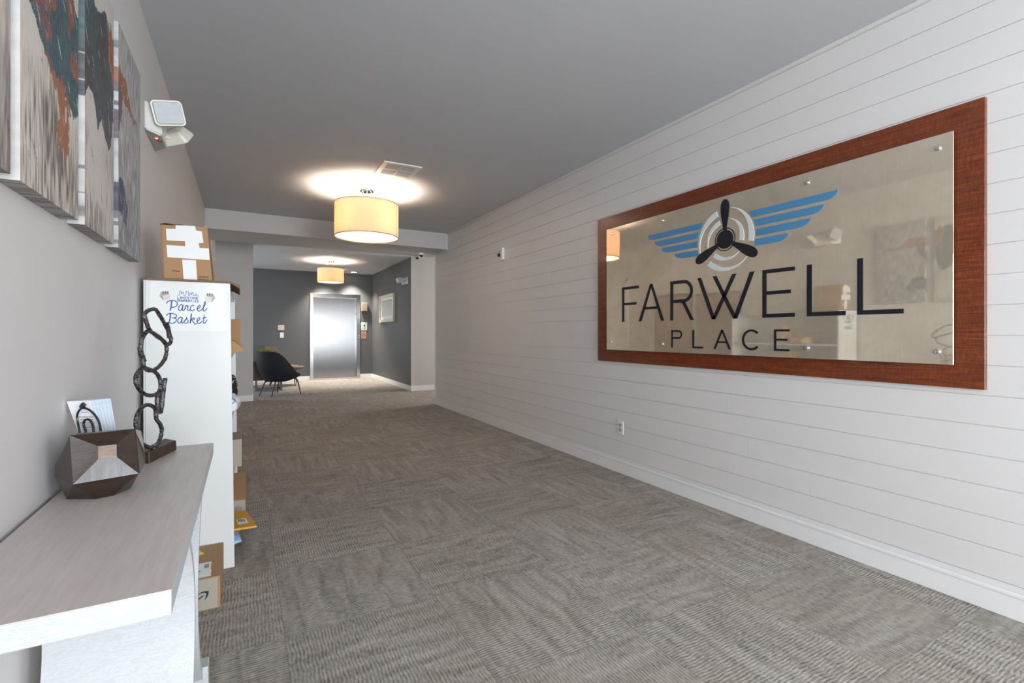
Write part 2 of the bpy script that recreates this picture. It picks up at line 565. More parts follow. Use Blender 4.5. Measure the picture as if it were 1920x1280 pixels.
# butt joints between boards: fine vertical seams
bm = B()
edges = [0.09] + zs + [CZ]
for i in range(len(edges) - 1):
    for y in (random.uniform(0.5, 3.0), random.uniform(3.2, 5.3), random.uniform(5.4, 7.4)):
        if random.random() < 0.45 and not (0.8 < y < 3.42 and 0.85 < edges[i] < 2.2):
            add_box(bm, (XR - 0.0004, y, edges[i] + 0.003), (XR + 0.001, y + 0.0012, edges[i + 1] - 0.003))
M['seam_line'] = paint('paint_filled_joint', (0.58, 0.575, 0.57), 0.6, 0.0)
struct('trim_6', bm, M['seam_line'])
bm = B(); add_box(bm, (XR - 0.004, 7.655, 0), (XR + 0.144, 7.685, CZ), 0.003); struct('trim_1', bm, M['trim'])
bm = B(); add_box(bm, (XR - 0.012, YB, CZ - 0.02), (XR + 0.0, 7.11, CZ), 0.002); struct('trim_2', bm, M['shiplap'])

# dropped beam across the hall
bm = B(); add_box(bm, (XL - 0.02, 7.115, 2.49), (XR - 0.006, 8.0, CZ + 0.02)); struct('wall_beam', bm, M['wall_grey'])
bm = B(); add_box(bm, (XR - 0.02, 7.685, 2.49), (6.3, 8.0, CZ + 0.02)); struct('wall_header', bm, M['wall_grey'])
bm = B(); add_box(bm, (XR - 0.012, 7.103, 2.484), (XR - 0.001, 7.115, CZ), 0.002); struct('trim_3', bm, M['trim'])
# left stub
bm = B(); add_box(bm, (-3.0, YS, 0), (0.128, YS + 0.14, CZ)); struct('wall_stub', bm, M['wall_grey'])
# elevator wall with the doorway
EX0, EX1, EZ1 = 1.47, 2.62, 2.155
bm = B()
add_box(bm, (-3.0, YE, 0), (EX0, YE + 0.3, CZ))
add_box(bm, (EX1, YE, 0), (XA + 0.1, YE + 0.3, CZ))
add_box(bm, (EX0, YE, EZ1), (EX1, YE + 0.3, CZ))
struct('wall_back', bm, M['accent'])
bm = B(); add_box(bm, (XA, 9.63, 0), (XA + 0.14, YE + 0.001, CZ)); struct('wall_accent', bm, M['accent'])
bm = B(); add_box(bm, (XA - 0.004, 9.61, 0), (6.4, 9.64, CZ)); struct('wall_corridor', bm, M['wall_grey'])
bm = B(); add_box(bm, (6.4, 7.6, 0), (6.5, 9.7, CZ)); struct('wall_corridor_end', bm, M['wall_grey'])
bm = B(); add_box(bm, (XR + 0.14, 7.56, 0), (6.4, 7.685, CZ)); struct('wall_corridor_near', bm, M['wall_grey'])
bm = B(); add_box(bm, (-3.1, YS, 0), (-3.0, YE + 0.3, CZ)); struct('wall_lobby', bm, M['wall_grey'])
# entrance wall behind the camera with glazed opening
bm = B()
add_box(bm, (XL, YB - 0.1, 0), (0.35, YB, CZ))
add_box(bm, (2.65, YB - 0.1, 0), (XR + 0.1, YB, CZ))
add_box(bm, (0.35, YB - 0.1, 2.42), (2.65, YB, CZ))
struct('wall_entrance', bm, M['wall_grey'])
bm = B()
for x in (0.35, 1.47, 2.59):
    add_box(bm, (x, YB - 0.07, 0), (x + 0.06, YB - 0.02, 2.42))
add_box(bm, (0.35, YB - 0.07, 0), (2.65, YB - 0.02, 0.2))
add_box(bm, (0.35, YB - 0.07, 2.36), (2.65, YB - 0.02, 2.42))
struct('door_1', bm, M['bronze_dark'])
# service door in the left wall (seen mirrored in the sign)
bm = B()
add_box(bm, (XL, 6.42, 0), (XL + 0.02, 6.50, 2.15), 0.004)
add_box(bm, (XL, 7.28, 0), (XL + 0.02, 7.36, 2.15), 0.004)
add_box(bm, (XL, 6.42, 2.07), (XL + 0.02, 7.36, 2.15), 0.004)
add_box(bm, (XL, 6.50, 0.01), (XL + 0.008, 7.28, 2.07))
struct('door_2', bm, M['trim'])

def base(name, bx):
    bm = B()
    for lo, hi in bx:
        add_box(bm, lo, hi, 0.004)
    return struct(name, bm, M['trim'])
BH = 0.105
base('baseboard_right', [((XR - 0.016, YB, 0), (XR + 0.002, 7.69, BH)), ((XR - 0.02, YB, BH - 0.012), (XR, 7.69, BH + 0.006))])
base('baseboard_left', [((XL, YB, 0), (XL + 0.014, 6.42, BH)), ((XL, 7.36, 0), (XL + 0.014, YS, BH))])
base('baseboard_stub', [((XL, YS - 0.014, 0), (0.142, YS, BH)), ((0.128, YS - 0.014, 0), (0.142, YS + 0.15, BH))])
base('baseboard_back', [((-3.0, YE - 0.014, 0), (EX0 - 0.04, YE, BH)), ((EX1 + 0.04, YE - 0.014, 0), (XA, YE, BH))])
base('baseboard_accent', [((XA - 0.014, 9.60, 0), (XA, YE, BH))])
base('baseboard_corridor', [((XA - 0.014, 9.596, 0), (6.4, 9.61, BH))])

# ------------------------------------------------------------------ ceiling fittings
def pendant(loc, R, ztop, zbot, label, lit, power, grp):
    """loc: ceiling point. built round the origin, then moved"""
    t = thing('pendant_lamp', label, 'lamp', loc, grp)
    x, y, zc = loc
    bm = B(); add_lathe(bm, [(0.072, -0.026), (0.075, -0.02), (0.075, 0.0)], loc, 32); obj('canopy', bm, M['chrome'], t, True)
    for k in range(4):
        a = k * math.pi / 2 + 0.5
        bm = B(); add_lathe(bm, [(0.004, -0.036), (0.008, -0.034), (0.008, -0.0255)], (x + 0.06 * math.cos(a), y + 0.06 * math.sin(a), zc), 12)
        obj('screw', bm, M['nickel'], t, True)
    bm = B(); add_lathe(bm, [(0.009, ztop - zc - 0.12), (0.009, -0.025)], loc, 16); obj('stem', bm, M['chrome'], t, True)
    bm = B()
    add_lathe(bm, [(R, zbot - zc), (R, ztop - zc), (R - 0.004, ztop - zc), (R - 0.004, zbot - zc)], loc, 72, cap=False)
    sh = obj('lamp_shade', bm, M['shade'], t, True)
    bm = B()
    a = -0.62
    for q in (-0.002, 0.002):
        pass
    c, s = math.cos(a), math.sin(a)
    add_hexa(bm, [(x + (R + d) * math.cos(a + e), y + (R + d) * math.sin(a + e), zbot) for d, e in ((0.0, -0.004), (0.002, -0.004), (0.002, 0.004), (0.0, 0.004))],
             [(x + (R + d) * math.cos(a + e), y + (R + d) * math.sin(a + e), ztop) for d, e in ((0.0, -0.004), (0.002, -0.004), (0.002, 0.004), (0.0, 0.004))])
    obj('seam', bm, M['seam'], sh)
    for zz in (zbot, ztop):
        bm = B()
        add_lathe(bm, [(R + 0.0015, zz - zc - 0.004), (R + 0.0015, zz - zc + 0.004), (R - 0.006, zz - zc + 0.004), (R - 0.006, zz - zc - 0.004), (R + 0.0015, zz - zc - 0.004)], loc, 72, cap=False)
        obj('rim', bm, M['seam'], sh, True)
    bm = B(); add_lathe(bm, [(R - 0.008, zbot - zc + 0.006), (R - 0.008, zbot - zc + 0.010)], loc, 64); obj('diffuser', bm, M['diffuser'], t)
    bm = B(); add_lathe(bm, [(0.006, zbot - zc - 0.016), (0.014, zbot - zc - 0.012), (0.014, zbot - zc + 0.008)], loc, 20); obj('finial', bm, M['nickel'], t, True)
    zb = (ztop + zbot) / 2
    for k in range(3):
        a = 2 * math.pi * k / 3 + 0.3
        bm = B()
        add_lathe(bm, [(0.004, -0.05), (0.026, -0.03), (0.03, 0.0), (0.018, 0.03), (0.012, 0.05), (0.012, 0.08)], (x + 0.11 * math.cos(a), y + 0.11 * math.sin(a), zb), 16)
        obj('bulb', bm, M['bulb'] if lit else M['plastic'], t, True)
        bm = B(); add_tube(bm, [sv((x, y, zb + 0.10)), sv((x + 0.11 * math.cos(a), y + 0.11 * math.sin(a), zb + 0.085))], 0.006, 8)
        obj('arm', bm, M['chrome'], t, True)
    if lit:
        l = bpy.data.lights.new('pendant_glow', 'POINT')
        l.energy, l.color, l.shadow_soft_size = power, (1.0, 0.89, 0.74), 0.07
        lo = bpy.data.objects.new('pendant_glow', l); COL.objects.link(lo)
        lo.parent = t; lo.location = (0, 0, zb + 0.03 - zc)
    return t
GR = 'cream drum pendant lamps'
pendant((1.161, 5.356, CZ), 0.333, 2.571, 2.218, 'large cream drum pendant lamp hanging in front of the white beam', True, 48, GR)
pendant((1.62, 11.0, CZ), 0.268, 2.565, 2.278, 'small cream drum pendant lamp hanging in the lobby before the elevator', True, 36, GR)

t = thing('ceiling_vent', 'white square air vent in the ceiling beside the drum lamp', 'vent', (1.28, 4.565, CZ))
vx0, vx1, vy0, vy1 = 1.10, 1.458, 4.375, 4.757
bm = B()
for a in ((vx0, vy0, vx1, vy0 + .045), (vx0, vy1 - .045, vx1, vy1), (vx0, vy0 + .045, vx0 + .045, vy1 - .045), (vx1 - .045, vy0 + .045, vx1, vy1 - .045)):
    add_box(bm, (a[0], a[1], CZ - 0.012), (a[2], a[3], CZ - 0.0005), 0.003)
cx, cy = (vx0 + vx1) / 2, (vy0 + vy1) / 2
add_box(bm, (cx - 0.009, vy0 + .04, CZ - 0.011), (cx + 0.009, vy1 - .04, CZ - 0.001))
add_box(bm, (vx0 + .04, cy - 0.009, CZ - 0.011), (vx1 - .04, cy + 0.009, CZ - 0.001))
obj('frame', bm, M['plastic'], t)
M['grille'] = paint('grey_grille', (0.66, 0.675, 0.68), 0.6, 0.0)
for sx in (0, 1):
    for sy in (0, 1):
        x0 = vx0 + .046 if sx == 0 else cx + .01
        y0 = vy0 + .046 if sy == 0 else cy + .01
        x1 = x0 + (cx - vx0 - .056); y1 = y0 + (cy - vy0 - .056)
        bm = B()
        k = 0
        yy = y0
        while yy < y1 - 0.008:
            add_hexa(bm, [(x0, yy, CZ - .010), (x1, yy, CZ - .010), (x1, yy + .004, CZ - .010), (x0, yy + .004, CZ - .010)],
                     [(x0, yy + .006, CZ - .002), (x1, yy + .006, CZ - .002), (x1, yy + .009, CZ - .002), (x0, yy + .009, CZ - .002)])
            yy += 0.0095
        add_box(bm, (x0, y0, CZ - .002), (x1, y1, CZ - .0008))
        obj('grille', bm, M['grille'], t)
for px, py in ((vx0 + .022, vy0 + .022), (vx1 - .022, vy0 + .022), (vx0 + .022, vy1 - .022), (vx1 - .022, vy1 - .022)):
    bm = B(); add_lathe(bm, [(0.005, -0.0145), (0.006, -0.0115)], (px, py, CZ), 12); obj('screw', bm, M['nickel'], t)

def downlight(loc, label):
    t = thing('downlight', label, 'light', loc, 'recessed downlights before the elevator wall')
    bm = B(); add_lathe(bm, [(0.062, -0.004), (0.085, -0.006), (0.088, -0.0005), (0.062, -0.0005)], loc, 40, cap=False); obj('ring', bm, M['plastic'], t, True)
    bm = B(); add_lathe(bm, [(0.062, -0.004), (0.062, -0.001)], loc, 32); obj('lens', bm, M['downlight'], t)
    l = bpy.data.lights.new('downlight_beam', 'SPOT')
    l.energy, l.spot_size, l.spot_blend, l.color, l.shadow_soft_size = 215, math.radians(100), 0.7, (1.0, 0.93, 0.82), 0.05
    lo = bpy.data.objects.new('downlight_beam', l); COL.objects.link(lo)
    lo.parent = t; lo.location = (0, 0, -0.02)
    return t
downlight((2.443, 12.78, CZ), 'lit round recessed downlight in the lobby ceiling right of the small drum lamp')
downlight((1.77, 12.70, CZ), 'lit round recessed downlight half hidden behind the small drum lamp')

def sprinkler(loc, label):
    t = thing('fire_sprinkler', label, 'sprinkler', loc)
    bm = B(); add_lathe(bm, [(0.035, -0.008), (0.04, -0.001)], loc, 24); obj('escutcheon', bm, M['plastic'], t, True)
    bm = B(); add_lathe(bm, [(0.010, -0.045), (0.012, -0.007)], loc, 16); obj('body', bm, M['plastic'], t, True)
    bm = B(); add_lathe(bm, [(0.024, -0.052), (0.024, -0.047)], loc, 20); obj('deflector', bm, M['plastic'], t, True)
sprinkler((1.57, 11.2, CZ), 'white fire sprinkler head in the lobby ceiling left of the lamp stem')
t = thing('smoke_detector', 'small grey white detector on the lobby ceiling between lamp and downlight', 'detector', (2.15, 12.2, CZ))
bm = B(); add_lathe(bm, [(0.03, -0.045), (0.055, -0.035), (0.06, 0)], (2.15, 12.2, CZ), 32); obj('housing', bm, M['plastic'], t, True)
bm = B(); add_lathe(bm, [(0.012, -0.052), (0.016, -0.044)], (2.15, 12.2, CZ), 16); obj('sensor', bm, M['dark'], t, True)

def dome_camera(loc, r, label):
    t = thing('dome_camera', label, 'security camera', loc, 'dome cameras under the beam')
    bm = B(); add_lathe(bm, [(r * 0.92, -r * 0.75), (r, -r * 0.6), (r, 0)], loc, 32); obj('housing', bm, M['plastic'], t, True)
    bm = B()
    add_lathe(bm, [(r * 0.02, -r * 1.38)] + [(r * 0.66 * math.sin(a), -r * 0.72 - r * 0.66 * math.cos(a)) for a in (0.3, 0.6, 0.9, 1.2, 1.5)], loc, 32)
    obj('dome', bm, M['dark'], t, True)
dome_camera((2.52, 7.62, 2.489), 0.05, 'white dome security camera with black lens under the beam, the right and nearer one')
dome_camera((2.545, 7.90, 2.489), 0.047, 'white dome security camera with black lens under the beam, the left and farther one')

# ------------------------------------------------------------------ emergency lights
def rounded_rect(w_, h_, r, n=5):
    pts = []
    for cx_, cy_, a0 in ((w_ / 2 - r, h_ / 2 - r, 0), (-w_ / 2 + r, h_ / 2 - r, 90), (-w_ / 2 + r, -h_ / 2 + r, 180), (w_ / 2 - r, -h_ / 2 + r, 270)):
        for k in range(n + 1):
            a = math.radians(a0 + 90 * k / n)
            pts.append((cx_ + r * math.cos(a), cy_ + r * math.sin(a)))
    return pts

def lamp_head(t, c, nrm, w_, h_, roll):
    n = sv(nrm).normalized()
    u = Vector((0, 0, 1)).cross(n).normalized()
    v = n.cross(u)
    u2 = u * math.cos(roll) + v * math.sin(roll); v2 = -u * math.sin(roll) + v * math.cos(roll)
    c = sv(c)
    bm = B()
    loops = []
    for sc_, d in ((0.35, -0.065), (0.7, -0.055), (1.0, -0.012), (1.0, 0.0)):
        loops.append([bm.verts.new(c + u2 * p[0] * sc_ + v2 * p[1] * sc_ + n * d) for p in rounded_rect(w_, h_, 0.02)])
    for a, b in zip(loops, loops[1:]):
        for k in range(len(a)):
            j = (k + 1) % len(a)
            bm.faces.new((a[k], a[j], b[j], b[k]))
    bm.faces.new(loops[0][::-1]); bm.faces.new(loops[-1])
    hd = obj('lamp_head', bm, M['cream_plastic'], t, True)
    bm = B()
    a = [bm.verts.new(c + u2 * p[0] + v2 * p[1] + n * 0.0005) for p in rounded_rect(w_ - 0.012, h_ - 0.012, 0.016)]
    b = [bm.verts.new(c + u2 * p[0] * 0.94 + v2 * p[1] * 0.94 + n * 0.007) for p in rounded_rect(w_ - 0.012, h_ - 0.012, 0.016)]
    for k in range(len(a)):
        j = (k + 1) % len(a)
        bm.faces.new((a[k], a[j], b[j], b[k]))
    bm.faces.new(b); bm.faces.new(a[::-1])
    obj('lens', bm, M['lens'], hd)

def emergency_light(label, X0, Y0, Z0, sx, sy, first):
    """X0 wall plane, sx: direction out of the wall, sy: direction of the far head"""
    t = thing('emergency_light', label, 'emergency light', (X0, Y0, Z0), 'twin head emergency lights')
    P = lambda x, y, z: (X0 + sx * x, Y0 + sy * y, Z0 + z)
    bm = B()
    b = [P(0.0005, -0.172, 0), P(0.0005, 0.18, 0), P(0.062, 0.085, 0), P(0.062, -0.098, 0)]
    tp = [P(0.0005, -0.172, 0.145), P(0.0005, 0.18, 0.145), P(0.062, 0.085, 0.12), P(0.062, -0.098, 0.12)]
    add_hexa(bm, b, tp)
    es = bm.edges[:]
    bmesh.ops.bevel(bm, geom=es, offset=0.006, segments=2, affect='EDGES')
    obj('housing', bm, M['plastic'], t)
    bm = B()
    add_hexa(bm, [P(0.002, -0.165, -0.002), P(0.002, 0.172, -0.002), P(0.058, 0.08, -0.002), P(0.058, -0.092, -0.002)],
             [P(0.002, -0.165, 0.001), P(0.002, 0.172, 0.001), P(0.058, 0.08, 0.001), P(0.058, -0.092, 0.001)])
    obj('base_cover', bm, M['grey_plastic'], t)
    bm = B(); add_lathe(bm, [(0.005, -0.006), (0.007, -0.002)], P(0.034, -0.055, 0), 12); obj('indicator', bm, M['led'], t)
    bm = B(); add_lathe(bm, [(0.009, -0.007), (0.010, -0.002)], P(0.045, -0.025, 0), 16); obj('test_button', bm, M['red_plastic'], t)
    c1, c2 = P(0.098, -0.165, 0.098), P(0.115, 0.115, 0.06)
    bm = B(); add_tube(bm, [sv(P(0.045, -0.085, 0.06)), sv(P(0.065, -0.11, 0.08)), sv(P(0.088, -0.125, 0.098))], 0.013, 12); obj('swivel', bm, M['cream_plastic'], t, True)
    bm = B(); add_tube(bm, [sv(P(0.045, 0.06, 0.05)), sv(P(0.075, 0.075, 0.055)), sv(P(0.10, 0.09, 0.062))], 0.013, 12); obj('swivel', bm, M['cream_plastic'], t, True)
    lamp_head(t, c1, (sx * 0.30, -sy * 0.92, -0.22), 0.135, 0.118, 0.28 * sx)
    lamp_head(t, c2, (sx * 0.45, sy * 0.55, -0.68), 0.135, 0.118, -0.25)
    return t
emergency_light('white twin head emergency light high on the left wall beside the canvases', XL, 3.142, 2.19, 1, 1, True)
emergency_light('small white twin head emergency light on the dark wall above the framed picture', XA, 10.02, 2.21, -1, -1, False)

# ------------------------------------------------------------------ wall sign
SB, SP = 2.752, 2.727       # faces of board and plate
PA = lambda a, b, d: (SP - d, 3.27 - a, b)
t = thing('wall_sign', 'large sapele board with brushed metal plate reading FARWELL PLACE on white shiplap', 'sign', (XR, 2.11, 0.935))
bm = B(); add_box(bm, (SB, 0.824, 0.935), (XR - 0.0005, 3.395, 2.182), 0.0015, 1); obj('backing_board', bm, M['sapele'], t)
bm = B(); add_box(bm, (SP, 3.27 - 2.350, 1.037), (SP + 0.006, 3.27 - 0.022, 2.067), 0.001, 1); plate = obj('metal_plate', bm, M['plate'], t)
for a, b in ((0.084, 2.022), (0.665, 2.014), (1.72, 2.010), (2.297, 2.006), (0.084, 1.104), (0.66, 1.097), (1.72, 1.095), (2.295, 1.093)):
    bm = B()
    n = 20
    prof = [(0.002, -0.012), (0.009, -0.011), (0.012, -0.007), (0.012, 0.0)]
    rings = []
    for r, d in prof:
        rings.append([bm.verts.new((SP + d, 3.27 - a + r * math.cos(2 * math.pi * k / n), b + r * math.sin(2 * math.pi * k / n))) for k in range(n)])
    for q, s_ in zip(rings, rings[1:]):
        for k in range(n):
            bm.faces.new((q[k], q[(k + 1) % n], s_[(k + 1) % n], s_[k]))
    bm.faces.new(rings[0])
    bl = obj('bolt', bm, M['chrome'], t, True)
    bm = B()
    pin = []
    for d in (0.0055, 0.026):
        pin.append([bm.verts.new((SP + d, 3.27 - a + 0.007 * math.cos(2 * math.pi * k / 12), b + 0.007 * math.sin(2 * math.pi * k / 12))) for k in range(12)])
    for k in range(12):
        bm.faces.new((pin[0][k], pin[0][(k + 1) % 12], pin[1][(k + 1) % 12], pin[1][k]))
    bm.faces.new(pin[0]); bm.faces.new(pin[1][::-1])
    obj('standoff', bm, M['chrome'], bl, True)

def poly(name, polys, mat, d0=0.0, d1=0.003):
    bm = B()
    for p in polys:
        add_prism(bm, p, PA, d0, d1)
    return obj(name, bm, mat, t)
def strokes(name, sts, width, mat, d0=0.0, d1=0.003, sm=0):
    bm = B()
    for s_ in sts:
        add_stroke(bm, s_, width, PA, d0, d1, sm)
    return obj(name, bm, mat, t)

def letter(ch, x0, x1, y0, y1, th, hook=None):
    """thin grotesque capitals as polygons and strokes"""
    W_ = x1 - x0; H_ = y1 - y0; h2 = th / 2
    R = lambda a, b, c, d: [(a, b), (c, b), (c, d), (a, d)]
    if ch == 'F':
        return [R(x0, y0, x0 + th, y1), R(x0 + th, y1 - th * .85, x1, y1), R(x0 + th, y0 + H_ * .475, x1 - W_ * .13, y0 + H_ * .475 + th * .75)]
    if ch == 'E':
        return [R(x0, y0, x0 + th, y1), R(x0 + th, y1 - th * .85, x1, y1), R(x0 + th, y0 + H_ * .475, x1 - W_ * .12, y0 + H_ * .475 + th * .8), R(x0 + th, y0, x1, y0 + th * .85)]
    if ch == 'L':
        return [R(x0, y0, x0 + th, y1), R(x0 + th, y0, x1, y0 + th * .85)]
    if ch == 'A':
        xm = (x0 + x1) / 2
        k = th * 1.1
        s = (xm - x0) / H_
        yb = y0 + H_ * .32
        return [[(x0, y0), (x0 + k, y0), (xm + k * .45, y1), (xm - k * .35, y1)],
                [(x1 - k, y0), (x1, y0), (xm + k * .45, y1), (xm - k * .35, y1)],
                R(x0 + s * (yb - y0) + k * .8, yb, x1 - s * (yb - y0) - k * .8, yb + th * .75)]
    if ch == 'W':
        k = th * 1.1
        a, b, c = x0 + W_ * .31, (x0 + x1) / 2, x0 + W_ * .69
        def dia(p, q):
            return [(p, y1), (p + k, y1), (q + k * .5, y0), (q - k * .5, y0)]
        def dib(p, q):
            return [(p - k * .5, y0), (p + k * .5, y0), (q, y1), (q - k, y1)]
        return [dia(x0, a), dib(a, b + W_ * .175 + k * .5 - 0), dia(b - W_ * .175 - k * .5, c), dib(c, x1)]
    if ch in 'PR':
        r = H_ * (.5 if ch == 'P' else .56) / 2
        yc = y1 - r
        xs = x1 - r - (0 if ch == 'P' else W_ * .04)
        arc_o = [(xs + r * math.cos(a), yc + r * math.sin(a)) for a in [math.radians(90 - 180 * k / 16) for k in range(17)]]
        ri = r - th * .9
        arc_i = [(xs + ri * math.cos(a), yc + ri * math.sin(a)) for a in [math.radians(-90 + 180 * k / 16) for k in range(17)]]
        bowl = [(x0 + th, y1)] + arc_o + [(x0 + th, yc - r)] + [(x0 + th, yc - ri)] + arc_i + [(x0 + th, yc + ri)]
        # bowl as three simple pieces
        ring = [arc_o + arc_i]
        out = [R(x0, y0, x0 + th, y1), R(x0 + th, y1 - (r - ri), xs, y1), R(x0 + th, yc - r, xs, yc - ri)] + ring
        if ch == 'R':
            out.append([(x1 - th * 1.15, y0), (x1, y0), (xs + th * .3, yc - r + th * .3), (xs - th * .8, yc - r + th * .3)])
        return out
    if ch == 'C':
        xc = x0 + W_ * .56; yc = (y0 + y1) / 2; rx = W_ * .56; ry = H_ / 2 * 1.02
        an = [math.radians(45 + 270 * k / 32) for k in range(33)]
        return [[(xc + rx * math.cos(a), yc + ry * math.sin(a)) for a in an] +
                [(xc + (rx - th * .95) * math.cos(a), yc + (ry - th * .95) * math.sin(a)) for a in an[::-1]]]
for ch, x0, x1 in (('F', .219, .411), ('A', .411, .676), ('R', .737, .948), ('W', .978, 1.402), ('E', 1.455, 1.651), ('L', 1.718, 1.915), ('L', 1.969, 2.167)):
    poly('letter', letter(ch, x0, x1, 1.270, 1.555, 0.0262), M['black_ink'])
for ch, x0, x1 in (('P', .746, .845), ('L', .937, 1.025), ('A', 1.109, 1.239), ('C', 1.319, 1.433), ('E', 1.528, 1.621)):
    poly('letter', letter(ch, x0, x1, 1.073, 1.199, 0.0142), M['black_ink'])
LX, LZ = 1.196, 1.785
feathers = [[(.170, 1.929), (.683, 1.929), (.681, 1.918), (.672, 1.905), (.655, 1.896), (.630, 1.889), (.191, 1.889)],
            [(.204, 1.870), (.614, 1.870), (.611, 1.858), (.598, 1.844), (.575, 1.834), (.545, 1.829), (.216, 1.829)],
            [(.217, 1.810), (.544, 1.810), (.540, 1.797), (.522, 1.782), (.495, 1.772), (.465, 1.769), (.219, 1.769)],
            [(.217, 1.750), (.420, 1.750), (.416, 1.738), (.398, 1.723), (.372, 1.713), (.345, 1.710), (.205, 1.710)]]
for f in feathers:
    poly('wing_feather', [[(LX + p[0], p[1]) for p in f]], M['blue_vinyl'])
    poly('wing_feather', [[(LX - p[0], p[1]) for p in f]], M['blue_vinyl'])
for ro, th in ((0.205, 0.036), (0.137, 0.030)):
    for k in range(3):
        a0, a1 = 80 - 120 * k, -12 - 120 * k
        o_, i_ = [], []
        for q in range(25):
            s_ = q / 24
            a = math.radians(a0 + (a1 - a0) * s_)
            wd = 0.0015 + (th - 0.0015) * min(1, s_ * 1.25) ** 1.1
            o_.append((LX + ro * math.cos(a), LZ + ro * math.sin(a)))
            i_.append((LX + (ro - wd) * math.cos(a), LZ + (ro - wd) * math.sin(a)))
        poly('swoosh', [o_ + i_[::-1]], M['white_vinyl'])
for an in (90, 208, -30):
    a = math.radians(an)
    hw = [(.05, .012), (.08, .014), (.11, .019), (.14, .025), (.17, .030), (.20, .0325), (.225, .031), (.245, .024), (.256, .014), (.260, .004)]
    pts = [(r, wd) for r, wd in hw] + [(r, -wd) for r, wd in hw[::-1]]
    poly('propeller_blade', [[(LX + r * math.cos(a) - q * math.sin(a), LZ + r * math.sin(a) + q * math.cos(a)) for r, q in pts]], M['black_ink'], 0.0, 0.004)
ci = lambda r, n=40: [(LX + r * math.cos(2 * math.pi * k / n), LZ + r * math.sin(2 * math.pi * k / n)) for k in range(n)]
poly('propeller_hub', [ci(.060)], M['black_ink'], 0.0, 0.005)
bm = B()
a, b = ci(.0755), ci(.0705)
for k in range(40):
    j = (k + 1) % 40
    add_prism(bm, [a[k], a[j], b[j], b[k]], PA, 0, 0.003)
bmesh.ops.remove_doubles(bm, verts=bm.verts[:], dist=1e-5)
obj('hub_ring', bm, M['black_ink'], t)

# ------------------------------------------------------------------ right wall fittings
t = thing('power_outlet', 'white duplex power outlet low on the shiplap wall', 'outlet', (XR, 3.122, 0.384))
bm = B(); add_box(bm, (XR - 0.006, 3.086, 0.327), (XR - 0.0005, 3.158, 0.441), 0.002); obj('cover_plate', bm, M['trim'], t)
for zc in (0.364, 0.404):
    bm = B(); add_prism(bm, [(3.122 + p[0], zc + p[1]) for p in rounded_rect(0.034, 0.029, 0.011)], lambda a, b, d: (XR - d, a, b), 0.0055, 0.0085)
    rc = obj('receptacle', bm, M['grey_plastic'], t)
    bm = B()
    for dy, hh in ((-0.007, 0.009), (0.007, 0.007)):
        add_box(bm, (XR - 0.0092, 3.122 + dy - 0.001, zc + 0.001), (XR - 0.0080, 3.122 + dy + 0.001, zc + 0.001 + hh))
    add_box(bm, (XR - 0.0092, 3.120, zc - 0.010), (XR - 0.0080, 3.124, zc - 0.006))
    obj('slots', bm, M['dark'], rc)
t = thing('wall_sensor', 'small white box sensor with dark round lens on the shiplap wall left of the sign', 'sensor', (XR, 5.24, 2.15))
bm = B(); add_box(bm, (XR - 0.034, 5.205, 2.075), (XR - 0.0005, 5.262, 2.225), 0.006); obj('housing', bm, M['plastic'], t)
for zz in (2.115, 2.128, 2.155, 2.168):
    bm = B(); add_box(bm, (XR - 0.0348, 5.225, zz), (XR - 0.0338, 5.245, zz + 0.006)); obj('vent_slot', bm, M['grey_plastic'], t)
bm = B()
P0 = [sv((XR - 0.004, 5.285, 2.145)), sv((XR - 0.03, 5.30, 2.142)), sv((XR - 0.045, 5.305, 2.14))]
add_tube(bm, P0, [0.020, 0.020, 0.017], 16); obj('lens', bm, M['dark'], t, True)

# ------------------------------------------------------------------ elevator
t = thing('elevator', 'closed brushed steel elevator door with steel frame in the charcoal wall', 'elevator', (2.05, YE, 0))
bm = B(); add_box(bm, (1.515, YE + 0.10, 0.012), (2.575, YE + 0.13, 2.10)); obj('door_panel', bm, M['stainless'], t)
bm = B()
add_box(bm, (1.435, YE - 0.022, 0), (1.515, YE + 0.16, 2.198), 0.003)
add_box(bm, (2.575, YE - 0.022, 0), (2.66, YE + 0.16, 2.198), 0.003)
add_box(bm, (1.515, YE - 0.022, 2.10), (2.575, YE + 0.16, 2.198), 0.003)
obj('frame', bm, M['steel_frame'], t)
bm = B(); add_box(bm, (1.47, YE - 0.012, 0.0005), (2.62, YE + 0.13, 0.012), 0.002); obj('sill', bm, M['steel_frame'], t)
for zz, mm_ in ((1.235, 'rust_ink'), (1.185, 'dark'), (1.12, 'grey_plastic'), (1.075, 'grey_plastic')):
    bm = B(); add_prism(bm, [(2.625 + 0.014 * math.cos(k * .5236), zz + 0.014 * math.sin(k * .5236)) for k in range(12)], lambda a, b, d: (a, YE - 0.022 - d, b), 0.0, 0.006)
    obj('button', bm, M[mm_], t)
for zz in (1.56, 1.66, 1.70):
    bm = B(); add_box(bm, (2.5735, YE + 0.03, zz), (2.576, YE + 0.07, zz + 0.03)); obj('position_indicator', bm, M['dark'], t)
t = thing('hall_lantern', 'peach box lantern on the wall above the elevator call plate', 'lantern', (2.765, YE, 1.76))
bm = B(); add_box(bm, (2.69, YE - 0.09, 1.76), (2.835, YE - 0.0005, 1.99), 0.006); obj('housing', bm, M['peach'], t)
M['beige_dull'] = paint('dull_beige_enamel', (0.20, 0.18, 0.14), 0.5, 0.0)
bm = B(); add_box(bm, (2.705, YE - 0.094, 1.775), (2.82, YE - 0.089, 1.975), 0.002); obj('face_panel', bm, M['beige_dull'], t)
bm = B(); add_prism(bm, [(2.752, 1.862), (2.772, 1.862), (2.762, 1.885)], lambda a, b, d: (a, YE - 0.094 - d, b), 0, 0.002); obj('arrow', bm, M['paper'], t)
